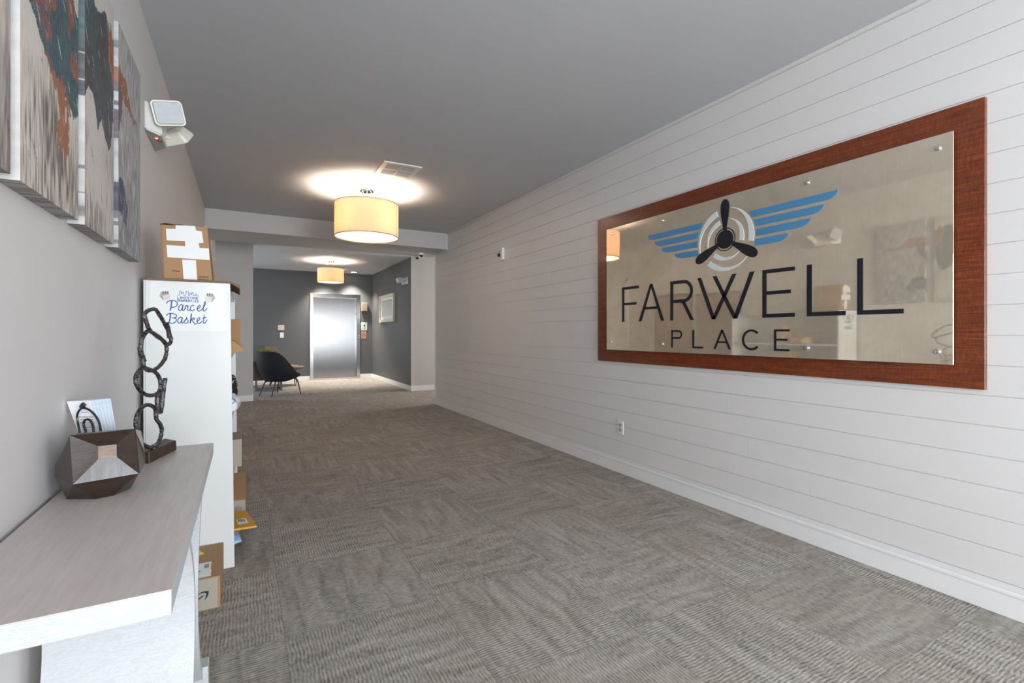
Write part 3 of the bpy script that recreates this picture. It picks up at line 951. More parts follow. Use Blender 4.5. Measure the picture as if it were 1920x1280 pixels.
t = thing('call_plate', 'pale mint elevator call plate with two buttons', 'call panel', (2.765, YE, 1.256))
bm = B(); add_box(bm, (2.685, YE - 0.014, 1.256), (2.845, YE - 0.0005, 1.47), 0.003); obj('plate', bm, M['mint'], t)
for zz, mm_ in ((1.39, 'dark'), (1.335, 'grey_plastic')):
    bm = B(); add_prism(bm, [(2.765 + 0.02 * math.cos(k * .3927), zz + 0.02 * math.sin(k * .3927)) for k in range(16)], lambda a, b, d: (a, YE - 0.014 - d, b), 0.0, 0.008)
    obj('button', bm, M[mm_], t)
t = thing('fire_notice', 'peach notice with a dark red emblem under the elevator call plate', 'notice', (2.755, YE, 1.04))
bm = B(); add_box(bm, (2.69, YE - 0.006, 1.04), (2.825, YE - 0.0005, 1.245)); obj('plate', bm, M['peach'], t)
bm = B()
PF = lambda a, b, d: (a, YE - 0.006 - d, b)
for k in range(6):
    a = math.radians(90 + 60 * k)
    add_prism(bm, [(2.757 + 0.052 * math.cos(a) + 0.012 * math.cos(q * 1.0472), 1.145 + 0.058 * math.sin(a) + 0.013 * math.sin(q * 1.0472)) for q in range(6)], PF, 0, 0.001)
for an in (90, 210, 330):
    a = math.radians(an)
    add_stroke(bm, [(2.757, 1.145), (2.757 + 0.04 * math.cos(a), 1.145 + 0.045 * math.sin(a))], 0.016, PF, 0, 0.001)
obj('emblem', bm, M['rust_ink'], t)
t = thing('wall_plate', 'beige square wall plate with a white mark left of the elevator', 'switch plate', (0.778, YE, 1.254))
bm = B(); add_box(bm, (0.707, YE - 0.012, 1.254), (0.849, YE - 0.0005, 1.384), 0.003); obj('plate', bm, paint('beige_plate', (0.62, 0.53, 0.42), 0.4, 0), t)
bm = B(); add_prism(bm, [(0.785, 1.305), (0.815, 1.305), (0.80, 1.335)], lambda a, b, d: (a, YE - 0.012 - d, b), 0, 0.002); obj('mark', bm, M['paper'], t)
t = thing('light_switch', 'white light switch below the beige wall plate left of the elevator', 'switch', (0.795, YE, 1.07))
bm = B(); add_box(bm, (0.755, YE - 0.008, 1.07), (0.836, YE - 0.0005, 1.20), 0.002); obj('plate', bm, M['plastic'], t)
bm = B(); add_box(bm, (0.78, YE - 0.013, 1.10), (0.811, YE - 0.0075, 1.168), 0.003); obj('rocker', bm, M['plastic'], t)

# framed picture on the accent wall
t = thing('framed_picture', 'small pale framed picture under glass on the dark side wall', 'picture', (XA, 11.5, 1.445))
y0, y1, z0, z1 = 10.84, 12.16, 1.445, 2.095
bm = B(); fw = 0.07
for a in ((y0, z0, y1, z0 + fw), (y0, z1 - fw, y1, z1), (y0, z0 + fw, y0 + fw, z1 - fw), (y1 - fw, z0 + fw, y1, z1 - fw)):
    add_box(bm, (XA - 0.045, a[0], a[1]), (XA - 0.0005, a[2], a[3]), 0.003)
obj('frame', bm, M['frame_wood'], t)
bm = B(); add_box(bm, (XA - 0.02, y0 + fw, z0 + fw), (XA - 0.012, y1 - fw, z1 - fw)); obj('mat_board', bm, M['paper'], t)
bm = B(); add_box(bm, (XA - 0.0225, y0 + 0.22, z0 + 0.14), (XA - 0.0195, y1 - 0.22, z1 - 0.12)); obj('print', bm, M['print'], t)

# dark faceted ornament on the elevator wall
t = thing('wall_ornament', 'dark bronze star shaped ornament on the charcoal wall, mostly behind the grey corner', 'wall decoration', (0.0, YE, 1.37))
bm = B()
cx, cz = -0.045, 1.64
tips = [(0.235, 0), (0.10, 0.09), (0.16, 0.27), (0.0, 0.14), (-0.16, 0.27), (-0.10, 0.09), (-0.24, 0), (-0.10, -0.09), (-0.16, -0.27), (0.0, -0.14), (0.16, -0.27), (0.10, -0.09)]
ring = [bm.verts.new((cx + a, YE - 0.012, cz + b)) for a, b in tips]
rb = [bm.verts.new((cx + a, YE - 0.001, cz + b)) for a, b in tips]
c = bm.verts.new((cx, YE - 0.09, cz))
for k in range(12):
    j = (k + 1) % 12
    bm.faces.new((ring[k], ring[j], c)); bm.faces.new((rb[k], rb[j], ring[j], ring[k]))
bm.faces.new(rb)
obj('star', bm, M['bronze_dark'], t)

# ------------------------------------------------------------------ mailboxes on the left wall (seen mirrored in the sign)
def mailboxes(y0, y1, z0, z1, label):
    t = thing('mailbox_unit', label, 'mailbox unit', (XL, (y0 + y1) / 2, z0), 'wall mailbox units')
    bm = B(); add_box(bm, (XL + 0.0005, y0, z0), (XL + 0.016, y1, z1), 0.003); obj('cabinet', bm, M['mail_dark'], t)
    W_ = (y1 - y0 - 0.06) / 2
    H_ = (z1 - z0 - 0.06) / 9
    first = None
    for c_ in range(2):
        for r_ in range(9):
            ya = y0 + 0.025 + c_ * (W_ + 0.01); za = z0 + 0.03 + r_ * H_
            if first is None:
                bm = B(); add_box(bm, (XL + 0.0165, ya, za), (XL + 0.024, ya + W_, za + H_ - 0.01), 0.002)
                first = obj('door', bm, M['bronze_mail'], t)
                bm = B(); add_box(bm, (XL + 0.024, ya + W_ * .45, za + H_ * .4), (XL + 0.030, ya + W_ * .55, za + H_ * .6), 0.002)
                lk = obj('lock', bm, M['dark'], first)
                fy, fz = ya, za
            else:
                d = first.copy(); COL.objects.link(d); d.parent = t; d.location = (0, ya - fy, za - fz)
                e = lk.copy(); COL.objects.link(e); e.parent = d
mailboxes(5.04, 5.79, 0.62, 1.79, 'bronze wall mailbox unit mirrored under the letters A and R of the sign')
mailboxes(4.22, 4.96, 0.62, 1.76, 'bronze wall mailbox unit mirrored under the letter W of the sign')

# ------------------------------------------------------------------ canvases
def lerp3(a, b, f):
    return tuple(x + (y - x) * f for x, y in zip(a, b))
def inpoly(p, poly_):
    x, y = p; r = False; j = len(poly_) - 1
    for i in range(len(poly_)):
        xi, yi = poly_[i]; xj, yj = poly_[j]
        if (yi > y) != (yj > y) and x < (xj - xi) * (y - yi) / (yj - yi) + xi:
            r = not r
        j = i
    return r
BLOB = {
 'sea': [(1.36, 1.90), (1.435, 1.835), (1.49, 1.80), (1.55, 1.77), (1.60, 1.745), (1.67, 1.73), (1.716, 1.80), (1.80, 1.865), (1.87, 1.87),
         (1.905, 1.79), (1.95, 1.85), (2.00, 1.815), (2.05, 1.775), (2.09, 1.84), (2.12, 1.93), (2.12, 2.12), (2.07, 2.17), (2.0, 2.21), (1.93, 2.19), (1.85, 2.18), (1.72, 2.30), (1.36, 2.3)],
 'rust1': [(1.51, 1.80), (1.535, 1.74), (1.545, 1.68), (1.56, 1.635), (1.59, 1.615), (1.63, 1.65), (1.66, 1.74), (1.60, 1.78)],
 'rust2': [(2.10, 2.13), (2.20, 2.15), (2.29, 2.145), (2.36, 2.10), (2.54, 2.03), (2.47, 2.02), (2.40, 2.045), (2.31, 2.06), (2.25, 2.05), (2.10, 2.03)],
 'rust3': [(2.06, 2.20), (2.12, 2.19), (2.12, 2.0), (2.08, 2.05), (2.05, 2.13)],
 'navy': [(2.18, 1.705), (2.23, 1.725), (2.28, 1.712), (2.345, 1.65), (2.31, 1.595), (2.25, 1.625), (2.18, 1.63)],
 'plum': [(2.18, 2.05), (2.27, 2.06), (2.25, 1.96), (2.18, 1.89)],
 'plum2': [(1.33, 2.29), (1.42, 2.2), (1.46, 2.0), (1.50, 1.86), (1.42, 1.87), (1.36, 1.95), (1.33, 2.0)],
}
def art_colour(y, z):
    p = Vector((y, z, 0))
    wv = noise.noise(Vector((y * 9, z * 9, 3))); wv2 = noise.noise(Vector((y * 9, z * 9, 8)))
    ww = noise.noise(Vector((y * 45, z * 45, 5))); ww2 = noise.noise(Vector((y * 45, z * 45, 15)))
    q = (y + 0.035 * wv + 0.014 * ww, z + 0.045 * wv2 + 0.016 * ww2)
    fine = noise.noise(Vector((y * 160, z * 60, 1)))
    diag = noise.noise(Vector(((y * .7 - z) * 11, (y + z * .7) * 75, 2)))
    streak = noise.noise(Vector((y * 34, z * 3.2, 4)))
    grain = noise.noise(Vector((y * 130, z * 14, 6)))
    pch = noise.noise(Vector((y * 5, z * 4, 11)))
    base = lerp3((0.58, 0.52, 0.47), (0.44, 0.445, 0.445), min(1, max(0, (y - 1.7) / 0.9)))
    low = min(1, max(0, (1.98 - z) / 0.42))
    d = min(1, max(0, 0.25 * streak + 0.55 * grain + 0.55 * pch + 0.22)) * low * 1.15
    d = max(0, min(0.94, d * 2.0 - 0.20))
    if y > 2.15:
        d = max(d, min(0.85, max(0, 0.62 + grain * 1.5 + diag * 0.8) * (0.5 + 0.5 * low)))
    if y < 1.30:
        d = max(d, min(0.95, max(0, 1.1 * (1.95 - z) / 0.5 + 0.5 * streak + 0.6 * grain)) * 0.9)
    c = lerp3(base, lerp3((0.075, 0.055, 0.045), (0.10, 0.105, 0.12), min(1, max(0, (y - 1.9) / 0.5))), d)
    if inpoly(q, BLOB['sea']):
        k = 0.5 + 0.5 * noise.noise(Vector((y * 14, z * 8, 20)))
        c = lerp3((0.003, 0.028, 0.038), (0.018, 0.085, 0.098), k)
        if y > 1.76:
            c = lerp3(c, (0.03, 0.022, 0.018), min(1, max(0, 1.5 * noise.noise(Vector((y * 8, z * 5, 31))) + 0.75 - abs(y - 1.98) * 2)))
            c = lerp3(c, (0.012, 0.03, 0.07), min(0.8, max(0, (1.92 - z) * 4)))
        r = noise.noise(Vector((y * 10, z * 12, 40)))
        if y < 1.72 and r > 0.28:
            c = (0.19, 0.05, 0.02)
        if y < 1.72 and noise.noise(Vector((y * 11, z * 5, 44))) > 0.30:
            c = (0.56, 0.52, 0.47)
        if diag > 0.50:
            c = lerp3(c, (0.50, 0.55, 0.54), 0.6)
        if fine < -0.45:
            c = lerp3(c, (0.005, 0.01, 0.015), 0.6)
    if inpoly(q, BLOB['plum2']) and ww > -0.25:
        c = lerp3((0.10, 0.03, 0.05), (0.22, 0.05, 0.035), 0.5 + 0.5 * wv2)
        if diag > 0.3:
            c = lerp3(c, (0.4, 0.35, 0.36), 0.6)
    for nm in ('rust1', 'rust2', 'rust3'):
        if inpoly(q, BLOB[nm]) and ww > -0.4:
            c = lerp3((0.20, 0.042, 0.018), (0.34, 0.115, 0.03), 0.5 + 0.5 * noise.noise(Vector((y * 20, z * 9, 50))))
            if diag > 0.45:
                c = lerp3(c, (0.6, 0.5, 0.4), 0.6)
    if inpoly(q, BLOB['plum']):
        c = (0.10, 0.06, 0.085)
    if inpoly(q, BLOB['navy']):
        c = lerp3((0.006, 0.02, 0.085), (0.03, 0.012, 0.03), max(0, min(1, 1.5 * (2.23 - y) * 10)))
        if diag > 0.4:
            c = (0.3, 0.36, 0.45)
    if diag > 0.56 or diag < -0.60:
        c = lerp3(c, (0.05, 0.045, 0.05), 0.75) if diag < 0 else c
    return c

m = N('painted_canvas')
at = m.add('ShaderNodeAttribute', attribute_name='paint')
wv_ = m.noise(m.map(m.objc(), (300, 300, 300)), 1, 2)
gr = m.noise(m.map(m.objc(), (1, 160, 20)), 1.5, 3)
m.col(m.mix(0.14, at.outputs['Color'], m.ramp(gr, [(0.3, 0.15), (0.7, 0.75)])))
m.set(roughness=0.6)
m.bsdf.inputs['Specular IOR Level'].default_value = 0.15
m.bump(wv_, 0.15, 0.002)
M['canvas'] = m.m

def canvas(y0, y1, z0, z1, label, step, side_light):
    th = 0.037
    xf = XL + th + 0.003
    t = thing('canvas_print', label, 'wall art', (XL, (y0 + y1) / 2, z0), 'abstract painted canvas panels')
    bm = B()
    cl = bm.loops.layers.float_color.new('paint')
    ny, nz = max(2, int((y1 - y0) / step)), max(2, int((z1 - z0) / step))
    V = [[bm.verts.new((xf, y0 + (y1 - y0) * i / ny, z0 + (z1 - z0) * j / nz)) for j in range(nz + 1)] for i in range(ny + 1)]
    C = [[art_colour(y0 + (y1 - y0) * i / ny, z0 + (z1 - z0) * j / nz) for j in range(nz + 1)] for i in range(ny + 1)]
    for i in range(ny):
        for j in range(nz):
            f = bm.faces.new((V[i][j], V[i + 1][j], V[i + 1][j + 1], V[i][j + 1]))
            for lp, cc in zip(f.loops, (C[i][j], C[i + 1][j], C[i + 1][j + 1], C[i][j + 1])):
                lp[cl] = (*cc, 1)
    xb = XL + 0.0008
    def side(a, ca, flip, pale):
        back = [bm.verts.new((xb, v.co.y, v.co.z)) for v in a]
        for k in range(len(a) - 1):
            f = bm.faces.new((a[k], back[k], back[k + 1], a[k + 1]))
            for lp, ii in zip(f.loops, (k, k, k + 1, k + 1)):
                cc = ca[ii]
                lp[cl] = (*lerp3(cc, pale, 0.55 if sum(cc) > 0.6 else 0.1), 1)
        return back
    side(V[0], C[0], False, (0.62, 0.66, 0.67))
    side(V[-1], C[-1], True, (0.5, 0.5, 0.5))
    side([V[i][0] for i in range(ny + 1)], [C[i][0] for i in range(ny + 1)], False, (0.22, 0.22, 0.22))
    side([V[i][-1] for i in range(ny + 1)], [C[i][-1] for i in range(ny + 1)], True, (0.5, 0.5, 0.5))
    bks = [bm.verts.new(p) for p in ((xb, y0, z0), (xb, y1, z0), (xb, y1, z1), (xb, y0, z1))]
    bf = bm.faces.new(bks)
    for lp in bf.loops:
        lp[cl] = (0.2, 0.18, 0.15, 1)
    bmesh.ops.remove_doubles(bm, verts=bm.verts[:], dist=1e-6)
    obj('canvas', bm, M['canvas'], t)
ZA0, ZA1 = 1.482, 2.288
canvas(0.87, 1.282, ZA0, ZA1, 'leftmost abstract canvas, cut off by the photo edge, dark brown streaks at its foot', 0.006, 0)
canvas(1.328, 1.716, ZA0, ZA1, 'second abstract canvas from the left, teal patch with a rust drip on off white', 0.0036, 0)
canvas(1.776, 2.118, ZA0, ZA1, 'third abstract canvas from the left, dark teal and brown mass pointing down', 0.0036, 0)
canvas(2.19, 2.603, ZA0, ZA1, 'abstract canvas nearest the emergency light, grey with rust streak and navy patch', 0.0038, 0)

# ------------------------------------------------------------------ console table
t = thing('console_table', 'white console table with pinkish oak top and hourglass base along the left wall', 'table', (-0.27, 1.553, 0))
TX0, TX1, TY0, TY1 = XL + 0.012, -0.104, 0.953, 2.154
bm = B(); add_box(bm, (TX0, TY0, 0.759), (TX1, TY1, 0.7605)); obj('top_surface', bm, M['oak_top'], t)['label'] = 'pinkish bleached oak top surface'
bm = B(); add_box(bm, (TX0, TY0, 0.718), (TX1, TY1, 0.759), 0.002); obj('tabletop', bm, M['washed'], t)
def arc_panel(sign, name):
    yc, zc = 1.53, 0.46
    bm = B()
    a = []
    for k in range(29):
        z_ = 0.718 * k / 28
        s_ = (z_ - zc) / 0.30
        off = 0.055 + 0.24 * (abs(s_) ** 2.0) * (1.0 if z_ > zc else 0.62)
        a.append((yc + sign * off, z_))
    th_ = 0.020
    b = []
    for i, (y_, z_) in enumerate(a):
        p = a[max(i - 1, 0)]; q = a[min(i + 1, 28)]
        ty, tz = q[0] - p[0], q[1] - p[1]
        ln = math.hypot(ty, tz)
        b.append((y_ - sign * th_ * tz / ln, min(0.718, max(0, z_ + sign * th_ * ty / ln)) if 0 < i < 28 else z_))
    ring = a + b[::-1]
    add_rows = [[bm.verts.new((d, y_, z_)) for y_, z_ in ring] for d in (TX0 + 0.02, -0.112)]
    m_ = len(ring)
    for k in range(m_):
        j = (k + 1) % m_
        bm.faces.new((add_rows[0][k], add_rows[0][j], add_rows[1][j], add_rows[1][k]))
    for row in add_rows:
        for k in range(28):
            bm.faces.new((row[k], row[k + 1], row[m_ - 2 - k], row[m_ - 1 - k]))
    return obj(name, bm, M['washed'], t)
arc_panel(-1, 'curved_leg')
arc_panel(1, 'curved_leg')
bm = B(); add_box(bm, (-0.36, 1.745, 0.0), (-0.098, 1.80, 0.156), 0.003); obj('foot_block', bm, M['washed'], t)

# ------------------------------------------------------------------ faceted wooden holder on the console
dx_, dy_ = math.sin(YAW), math.cos(YAW)
ux, uy = dy_, -dx_
VC = (-0.318, 1.615)
TZ = 0.7608
t = thing('faceted_holder', 'dark walnut faceted geometric holder on the near end of the console', 'ornament', (VC[0], VC[1], TZ))
front = [sv(p) for p in [(-0.3682, 1.5313, 0.9301), (-0.2481, 1.5558, 0.9299), (-0.2399, 1.5575, 0.814), (-0.3626, 1.5324, 0.811)]]
outer = front + [sv(p) for p in [(-0.4143, 1.6076, 0.8452), (-0.4151, 1.6074, 0.8179), (-0.2402, 1.6513, 0.847), (-0.2402, 1.6513, 0.8193), (-0.3901, 1.5973, 0.7608), (-0.3269, 1.5623, 0.7608), (-0.2933, 1.575, 0.7608), (-0.268, 1.6193, 0.7608), (-0.3784, 1.6333, 0.9176), (-0.2709, 1.6552, 0.9163)]]
outer += [sv(p) for p in ((-0.375, 1.70, 0.895), (-0.255, 1.70, 0.90), (-0.38, 1.70, 0.80), (-0.25, 1.70, 0.80), (-0.37, 1.67, TZ), (-0.27, 1.67, TZ))]
bm = B()
vs = [bm.verts.new(p) for p in outer]
bmesh.ops.convex_hull(bm, input=vs)
bm.verts.ensure_lookup_table()
fset = []
for f in bm.faces:
    if all(min((v.co - q).length for q in front) < 1e-5 for v in f.verts):
        fset.append(f)
bmesh.ops.delete(bm, geom=fset, context='FACES_ONLY')
bmesh.ops.dissolve_limit(bm, angle_limit=math.radians(7), verts=[v for v in bm.verts], edges=[e for e in bm.edges if len(e.link_faces) == 2])
obj('body', bm, M['walnut'], t)
q = [sv(p) for p in [(-0.3206, 1.5553, 0.8939), (-0.2854, 1.5625, 0.8933), (-0.2851, 1.5625, 0.8611), (-0.3201, 1.5554, 0.8613)]]
for i, mm_ in ((0, 'walnut'), (1, 'walnut'), (2, 'walnut_sheen'), (3, 'walnut')):
    j = (i + 1) % 4
    bm = B()
    bk = Vector((dx_, dy_, 0)) * 0.004
    ps = [front[i], front[j], q[j], q[i]]
    a = [bm.verts.new(p) for p in ps]; b = [bm.verts.new(p + bk) for p in ps]
    bm.faces.new(a); bm.faces.new(b[::-1])
    for k in range(4):
        bm.faces.new((a[k], a[(k + 1) % 4], b[(k + 1) % 4], b[k]))
    obj('facet', bm, M[mm_], t)
bm = B()
a = [bm.verts.new(p) for p in q]; b = [bm.verts.new(p + Vector((dx_, dy_, 0)) * 0.004) for p in q]
bm.faces.new(a); bm.faces.new(b[::-1])
for k in range(4):
    bm.faces.new((a[k], a[(k + 1) % 4], b[(k + 1) % 4], b[k]))
obj('facet', bm, M['walnut_pale'], t)['label'] = 'small pale centre facet'
# torn sticker on a low facet
bm = B()
pts = [sv(p) for p in [(-0.3762, 1.5827, 0.7788), (-0.3704, 1.5839, 0.7792), (-0.3553, 1.587, 0.775), (-0.3442, 1.5892, 0.7637), (-0.3519, 1.5877, 0.762), (-0.3604, 1.5859, 0.7696), (-0.3687, 1.5842, 0.7719)]]
a = [bm.verts.new(p) for p in pts]; b = [bm.verts.new(p + Vector((dx_, dy_, 0)) * 0.012) for p in pts]
bm.faces.new(a); bm.faces.new(b[::-1])
for k in range(len(a)):
    j = (k + 1) % len(a)
    bm.faces.new((a[k], a[j], b[j], b[k]))
obj('torn_sticker', bm, M['paper'], t)

# ------------------------------------------------------------------ card stand and brochures behind the holder
t = thing('card_stand', 'black wire arch card stand with cube finial behind the faceted holder', 'card stand', (-0.37, 1.745, TZ))
bm = B()
add_tube(bm, smooth_path([(-0.3986, 1.7453, 0.897), (-0.401, 1.7466, 0.9136), (-0.4051, 1.7489, 0.9384), (-0.4044, 1.7485, 0.9522), (-0.3979, 1.7449, 0.9655), (-0.387, 1.7389, 0.9688), (-0.3737, 1.7315, 0.9624), (-0.3604, 1.7242, 0.9467), (-0.3524, 1.7197, 0.9301), (-0.3488, 1.7177, 0.9122), (-0.3469, 1.7167, 0.897)], sub=4), 0.0027, 8); obj('outer_arch', bm, M['dark'], t, True)
bm = B()
add_tube(bm, smooth_path([(-0.3841, 1.7373, 0.897), (-0.3851, 1.7378, 0.908), (-0.3889, 1.7399, 0.9218), (-0.3884, 1.7397, 0.9323), (-0.3822, 1.7362, 0.9379), (-0.3737, 1.7315, 0.9351), (-0.3684, 1.7286, 0.9246), (-0.3657, 1.7271, 0.9108), (-0.3648, 1.7266, 0.897)], sub=4), 0.0029, 8); obj('inner_arch', bm, M['dark'], t, True)
bm = B()
c0 = sv((-0.3918, 1.7415, 0.9754))
r_ = 0.0075
add_hexa(bm, [c0 + Vector((ux * r_ * math.cos(a), uy * r_ * math.cos(a) + r_ * math.sin(a), -r_ * 0.9)) for a in (0.4, 1.97, 3.54, 5.11)],
         [c0 + Vector((ux * r_ * math.cos(a), uy * r_ * math.cos(a) + r_ * math.sin(a), r_ * 0.9)) for a in (0.4, 1.97, 3.54, 5.11)])
bmesh.ops.rotate(bm, verts=bm.verts[:], cent=c0, matrix=Matrix.Rotation(0.6, 3, Vector((dx_, dy_, 0))))
obj('finial', bm, M['dark'], t)
bm = B()
add_box(bm, (-0.415, 1.735, TZ), (-0.325, 1.80, TZ + 0.012), 0.002)
add_box(bm, (-0.405, 1.740, TZ + 0.012), (-0.335, 1.795, 0.8895), 0.002)
obj('base', bm, M['dark'], t)

m = N('brochure_paper')
f = m.noise(m.map(m.objc(), (20, 20, 60)), 1.2, 3)
m.col(m.mix(f, (0.50, 0.58, 0.68, 1), (0.78, 0.82, 0.86, 1)))
m.set(roughness=0.4)
M['brochure'] = m.m
CARDS = [[(-0.4329, 1.7711, 0.9867), (-0.3766, 1.74, 0.9892), (-0.3547, 1.7279, 0.9041), (-0.4004, 1.7531, 0.9013)], [(-0.4256, 1.7722, 0.987), (-0.3696, 1.7412, 0.9896), (-0.3489, 1.7298, 0.9032), (-0.3947, 1.7551, 0.9004)], [(-0.4182, 1.7733, 0.9874), (-0.3625, 1.7425, 0.9899), (-0.343, 1.7316, 0.9022), (-0.3889, 1.7571, 0.8994)], [(-0.4108, 1.7743, 0.9877), (-0.3554, 1.7437, 0.9902), (-0.337, 1.7335, 0.9013), (-0.3831, 1.759, 0.8985)], [(-0.4033, 1.7753, 0.988), (-0.3482, 1.7448, 0.9906), (-0.331, 1.7353, 0.9004), (-0.3772, 1.7609, 0.8976)], [(-0.3958, 1.7763, 0.9884), (-0.341, 1.746, 0.9909), (-0.3249, 1.7371, 0.8995), (-0.3713, 1.7628, 0.8967)], [(-0.3881, 1.7772, 0.9887), (-0.3337, 1.7471, 0.9913), (-0.3188, 1.7389, 0.8986), (-0.3654, 1.7646, 0.8958)]]
LINES = [[(-0.3969,1.7501,0.9555),(-0.3939,1.7484,0.9558),(-0.3939,1.7484,0.9572),(-0.3969,1.7501,0.9569)],[(-0.3927,1.7477,0.9555),(-0.3885,1.7454,0.9558),(-0.3885,1.7454,0.9572),(-0.3927,1.7477,0.9569)],[(-0.3873,1.7447,0.9555),(-0.3838,1.7428,0.9558),(-0.3838,1.7428,0.9572),(-0.3873,1.7447,0.9569)],[(-0.3826,1.7421,0.9555),(-0.38,1.7407,0.9558),(-0.38,1.7407,0.9572),(-0.3826,1.7421,0.9569)],[(-0.4025,1.7532,0.9428),(-0.3981,1.7507,0.9431),(-0.3981,1.7507,0.9447),(-0.4025,1.7532,0.9445)],[(-0.3968,1.75,0.9428),(-0.3944,1.7487,0.9431),(-0.3944,1.7487,0.9447),(-0.3968,1.75,0.9445)],[(-0.3932,1.748,0.9428),(-0.391,1.7468,0.9431),(-0.391,1.7468,0.9447),(-0.3932,1.748,0.9445)],[(-0.3898,1.7461,0.9428),(-0.3845,1.7432,0.9431),(-0.3845,1.7432,0.9447),(-0.3898,1.7461,0.9445)],[(-0.3833,1.7425,0.9428),(-0.3802,1.7408,0.9431),(-0.3802,1.7408,0.9447),(-0.3833,1.7425,0.9445)],[(-0.379,1.7401,0.9428),(-0.3759,1.7385,0.9431),(-0.3759,1.7385,0.9447),(-0.379,1.7401,0.9445)],[(-0.3747,1.7378,0.9428),(-0.3689,1.7346,0.9431),(-0.3689,1.7346,0.9447),(-0.3747,1.7378,0.9445)],[(-0.3677,1.7339,0.9428),(-0.3654,1.7326,0.9431),(-0.3654,1.7326,0.9447),(-0.3677,1.7339,0.9445)],[(-0.4001,1.7518,0.9361),(-0.3949,1.7489,0.9364),(-0.3949,1.7489,0.9378),(-0.4001,1.7518,0.9375)],[(-0.3936,1.7482,0.9361),(-0.3897,1.7461,0.9364),(-0.3897,1.7461,0.9378),(-0.3936,1.7482,0.9375)],[(-0.3885,1.7454,0.9361),(-0.384,1.7429,0.9364),(-0.384,1.7429,0.9378),(-0.3885,1.7454,0.9375)],[(-0.3828,1.7422,0.9361),(-0.3801,1.7407,0.9364),(-0.3801,1.7407,0.9378),(-0.3828,1.7422,0.9375)],[(-0.3789,1.7401,0.9361),(-0.3744,1.7376,0.9364),(-0.3744,1.7376,0.9378),(-0.3789,1.7401,0.9375)],[(-0.3731,1.7369,0.9361),(-0.3678,1.734,0.9364),(-0.3678,1.734,0.9378),(-0.3731,1.7369,0.9375)],[(-0.4001,1.7518,0.9267),(-0.396,1.7495,0.927),(-0.396,1.7495,0.9284),(-0.4001,1.7518,0.9281)],[(-0.3948,1.7489,0.9267),(-0.3899,1.7462,0.927),(-0.3899,1.7462,0.9284),(-0.3948,1.7489,0.9281)],[(-0.3887,1.7455,0.9267),(-0.3841,1.743,0.927),(-0.3841,1.743,0.9284),(-0.3887,1.7455,0.9281)],[(-0.3829,1.7423,0.9267),(-0.3804,1.7409,0.927),(-0.3804,1.7409,0.9284),(-0.3829,1.7423,0.9281)],[(-0.3792,1.7403,0.9267),(-0.3743,1.7375,0.927),(-0.3743,1.7375,0.9284),(-0.3792,1.7403,0.9281)],[(-0.3731,1.7369,0.9267),(-0.3687,1.7345,0.927),(-0.3687,1.7345,0.9284),(-0.3731,1.7369,0.9281)],[(-0.3675,1.7338,0.9267),(-0.3642,1.732,0.927),(-0.3642,1.732,0.9284),(-0.3675,1.7338,0.9281)],[(-0.363,1.7313,0.9267),(-0.3622,1.7309,0.927),(-0.3622,1.7309,0.9284),(-0.363,1.7313,0.9281)],[(-0.3969,1.7501,0.9212),(-0.3916,1.7471,0.9214),(-0.3916,1.7471,0.9226),(-0.3969,1.7501,0.9223)],[(-0.3904,1.7464,0.9212),(-0.3865,1.7443,0.9214),(-0.3865,1.7443,0.9226),(-0.3904,1.7464,0.9223)],[(-0.3853,1.7436,0.9212),(-0.3805,1.741,0.9214),(-0.3805,1.741,0.9226),(-0.3853,1.7436,0.9223)],[(-0.3793,1.7403,0.9212),(-0.3739,1.7373,0.9214),(-0.3739,1.7373,0.9226),(-0.3793,1.7403,0.9223)],[(-0.3727,1.7366,0.9212),(-0.3679,1.734,0.9214),(-0.3679,1.734,0.9226),(-0.3727,1.7366,0.9223)],[(-0.3667,1.7333,0.9212),(-0.3642,1.732,0.9214),(-0.3642,1.732,0.9226),(-0.3667,1.7333,0.9223)],[(-0.3952,1.7491,0.9148),(-0.3916,1.7471,0.9151),(-0.3916,1.7471,0.917),(-0.3952,1.7491,0.9167)],[(-0.3904,1.7465,0.9148),(-0.3853,1.7436,0.9151),(-0.3853,1.7436,0.917),(-0.3904,1.7465,0.9167)],[(-0.3841,1.743,0.9148),(-0.3803,1.7409,0.9151),(-0.3803,1.7409,0.917),(-0.3841,1.743,0.9167)],[(-0.3791,1.7402,0.9148),(-0.3735,1.7371,0.9151),(-0.3735,1.7371,0.917),(-0.3791,1.7402,0.9167)],[(-0.3723,1.7364,0.9148),(-0.3669,1.7335,0.9151),(-0.3669,1.7335,0.917),(-0.3723,1.7364,0.9167)],[(-0.3657,1.7328,0.9148),(-0.3631,1.7314,0.9151),(-0.3631,1.7314,0.917),(-0.3657,1.7328,0.9167)],[(-0.3938,1.7483,0.9073),(-0.3911,1.7468,0.9076),(-0.3911,1.7468,0.9087),(-0.3938,1.7483,0.9084)],[(-0.3899,1.7462,0.9073),(-0.3869,1.7445,0.9076),(-0.3869,1.7445,0.9087),(-0.3899,1.7462,0.9084)],[(-0.3857,1.7439,0.9073),(-0.38,1.7407,0.9076),(-0.38,1.7407,0.9087),(-0.3857,1.7439,0.9084)],[(-0.3788,1.74,0.9073),(-0.375,1.7379,0.9076),(-0.375,1.7379,0.9087),(-0.3788,1.74,0.9084)],[(-0.3738,1.7373,0.9073),(-0.3693,1.7348,0.9076),(-0.3693,1.7348,0.9087),(-0.3738,1.7373,0.9084)]]
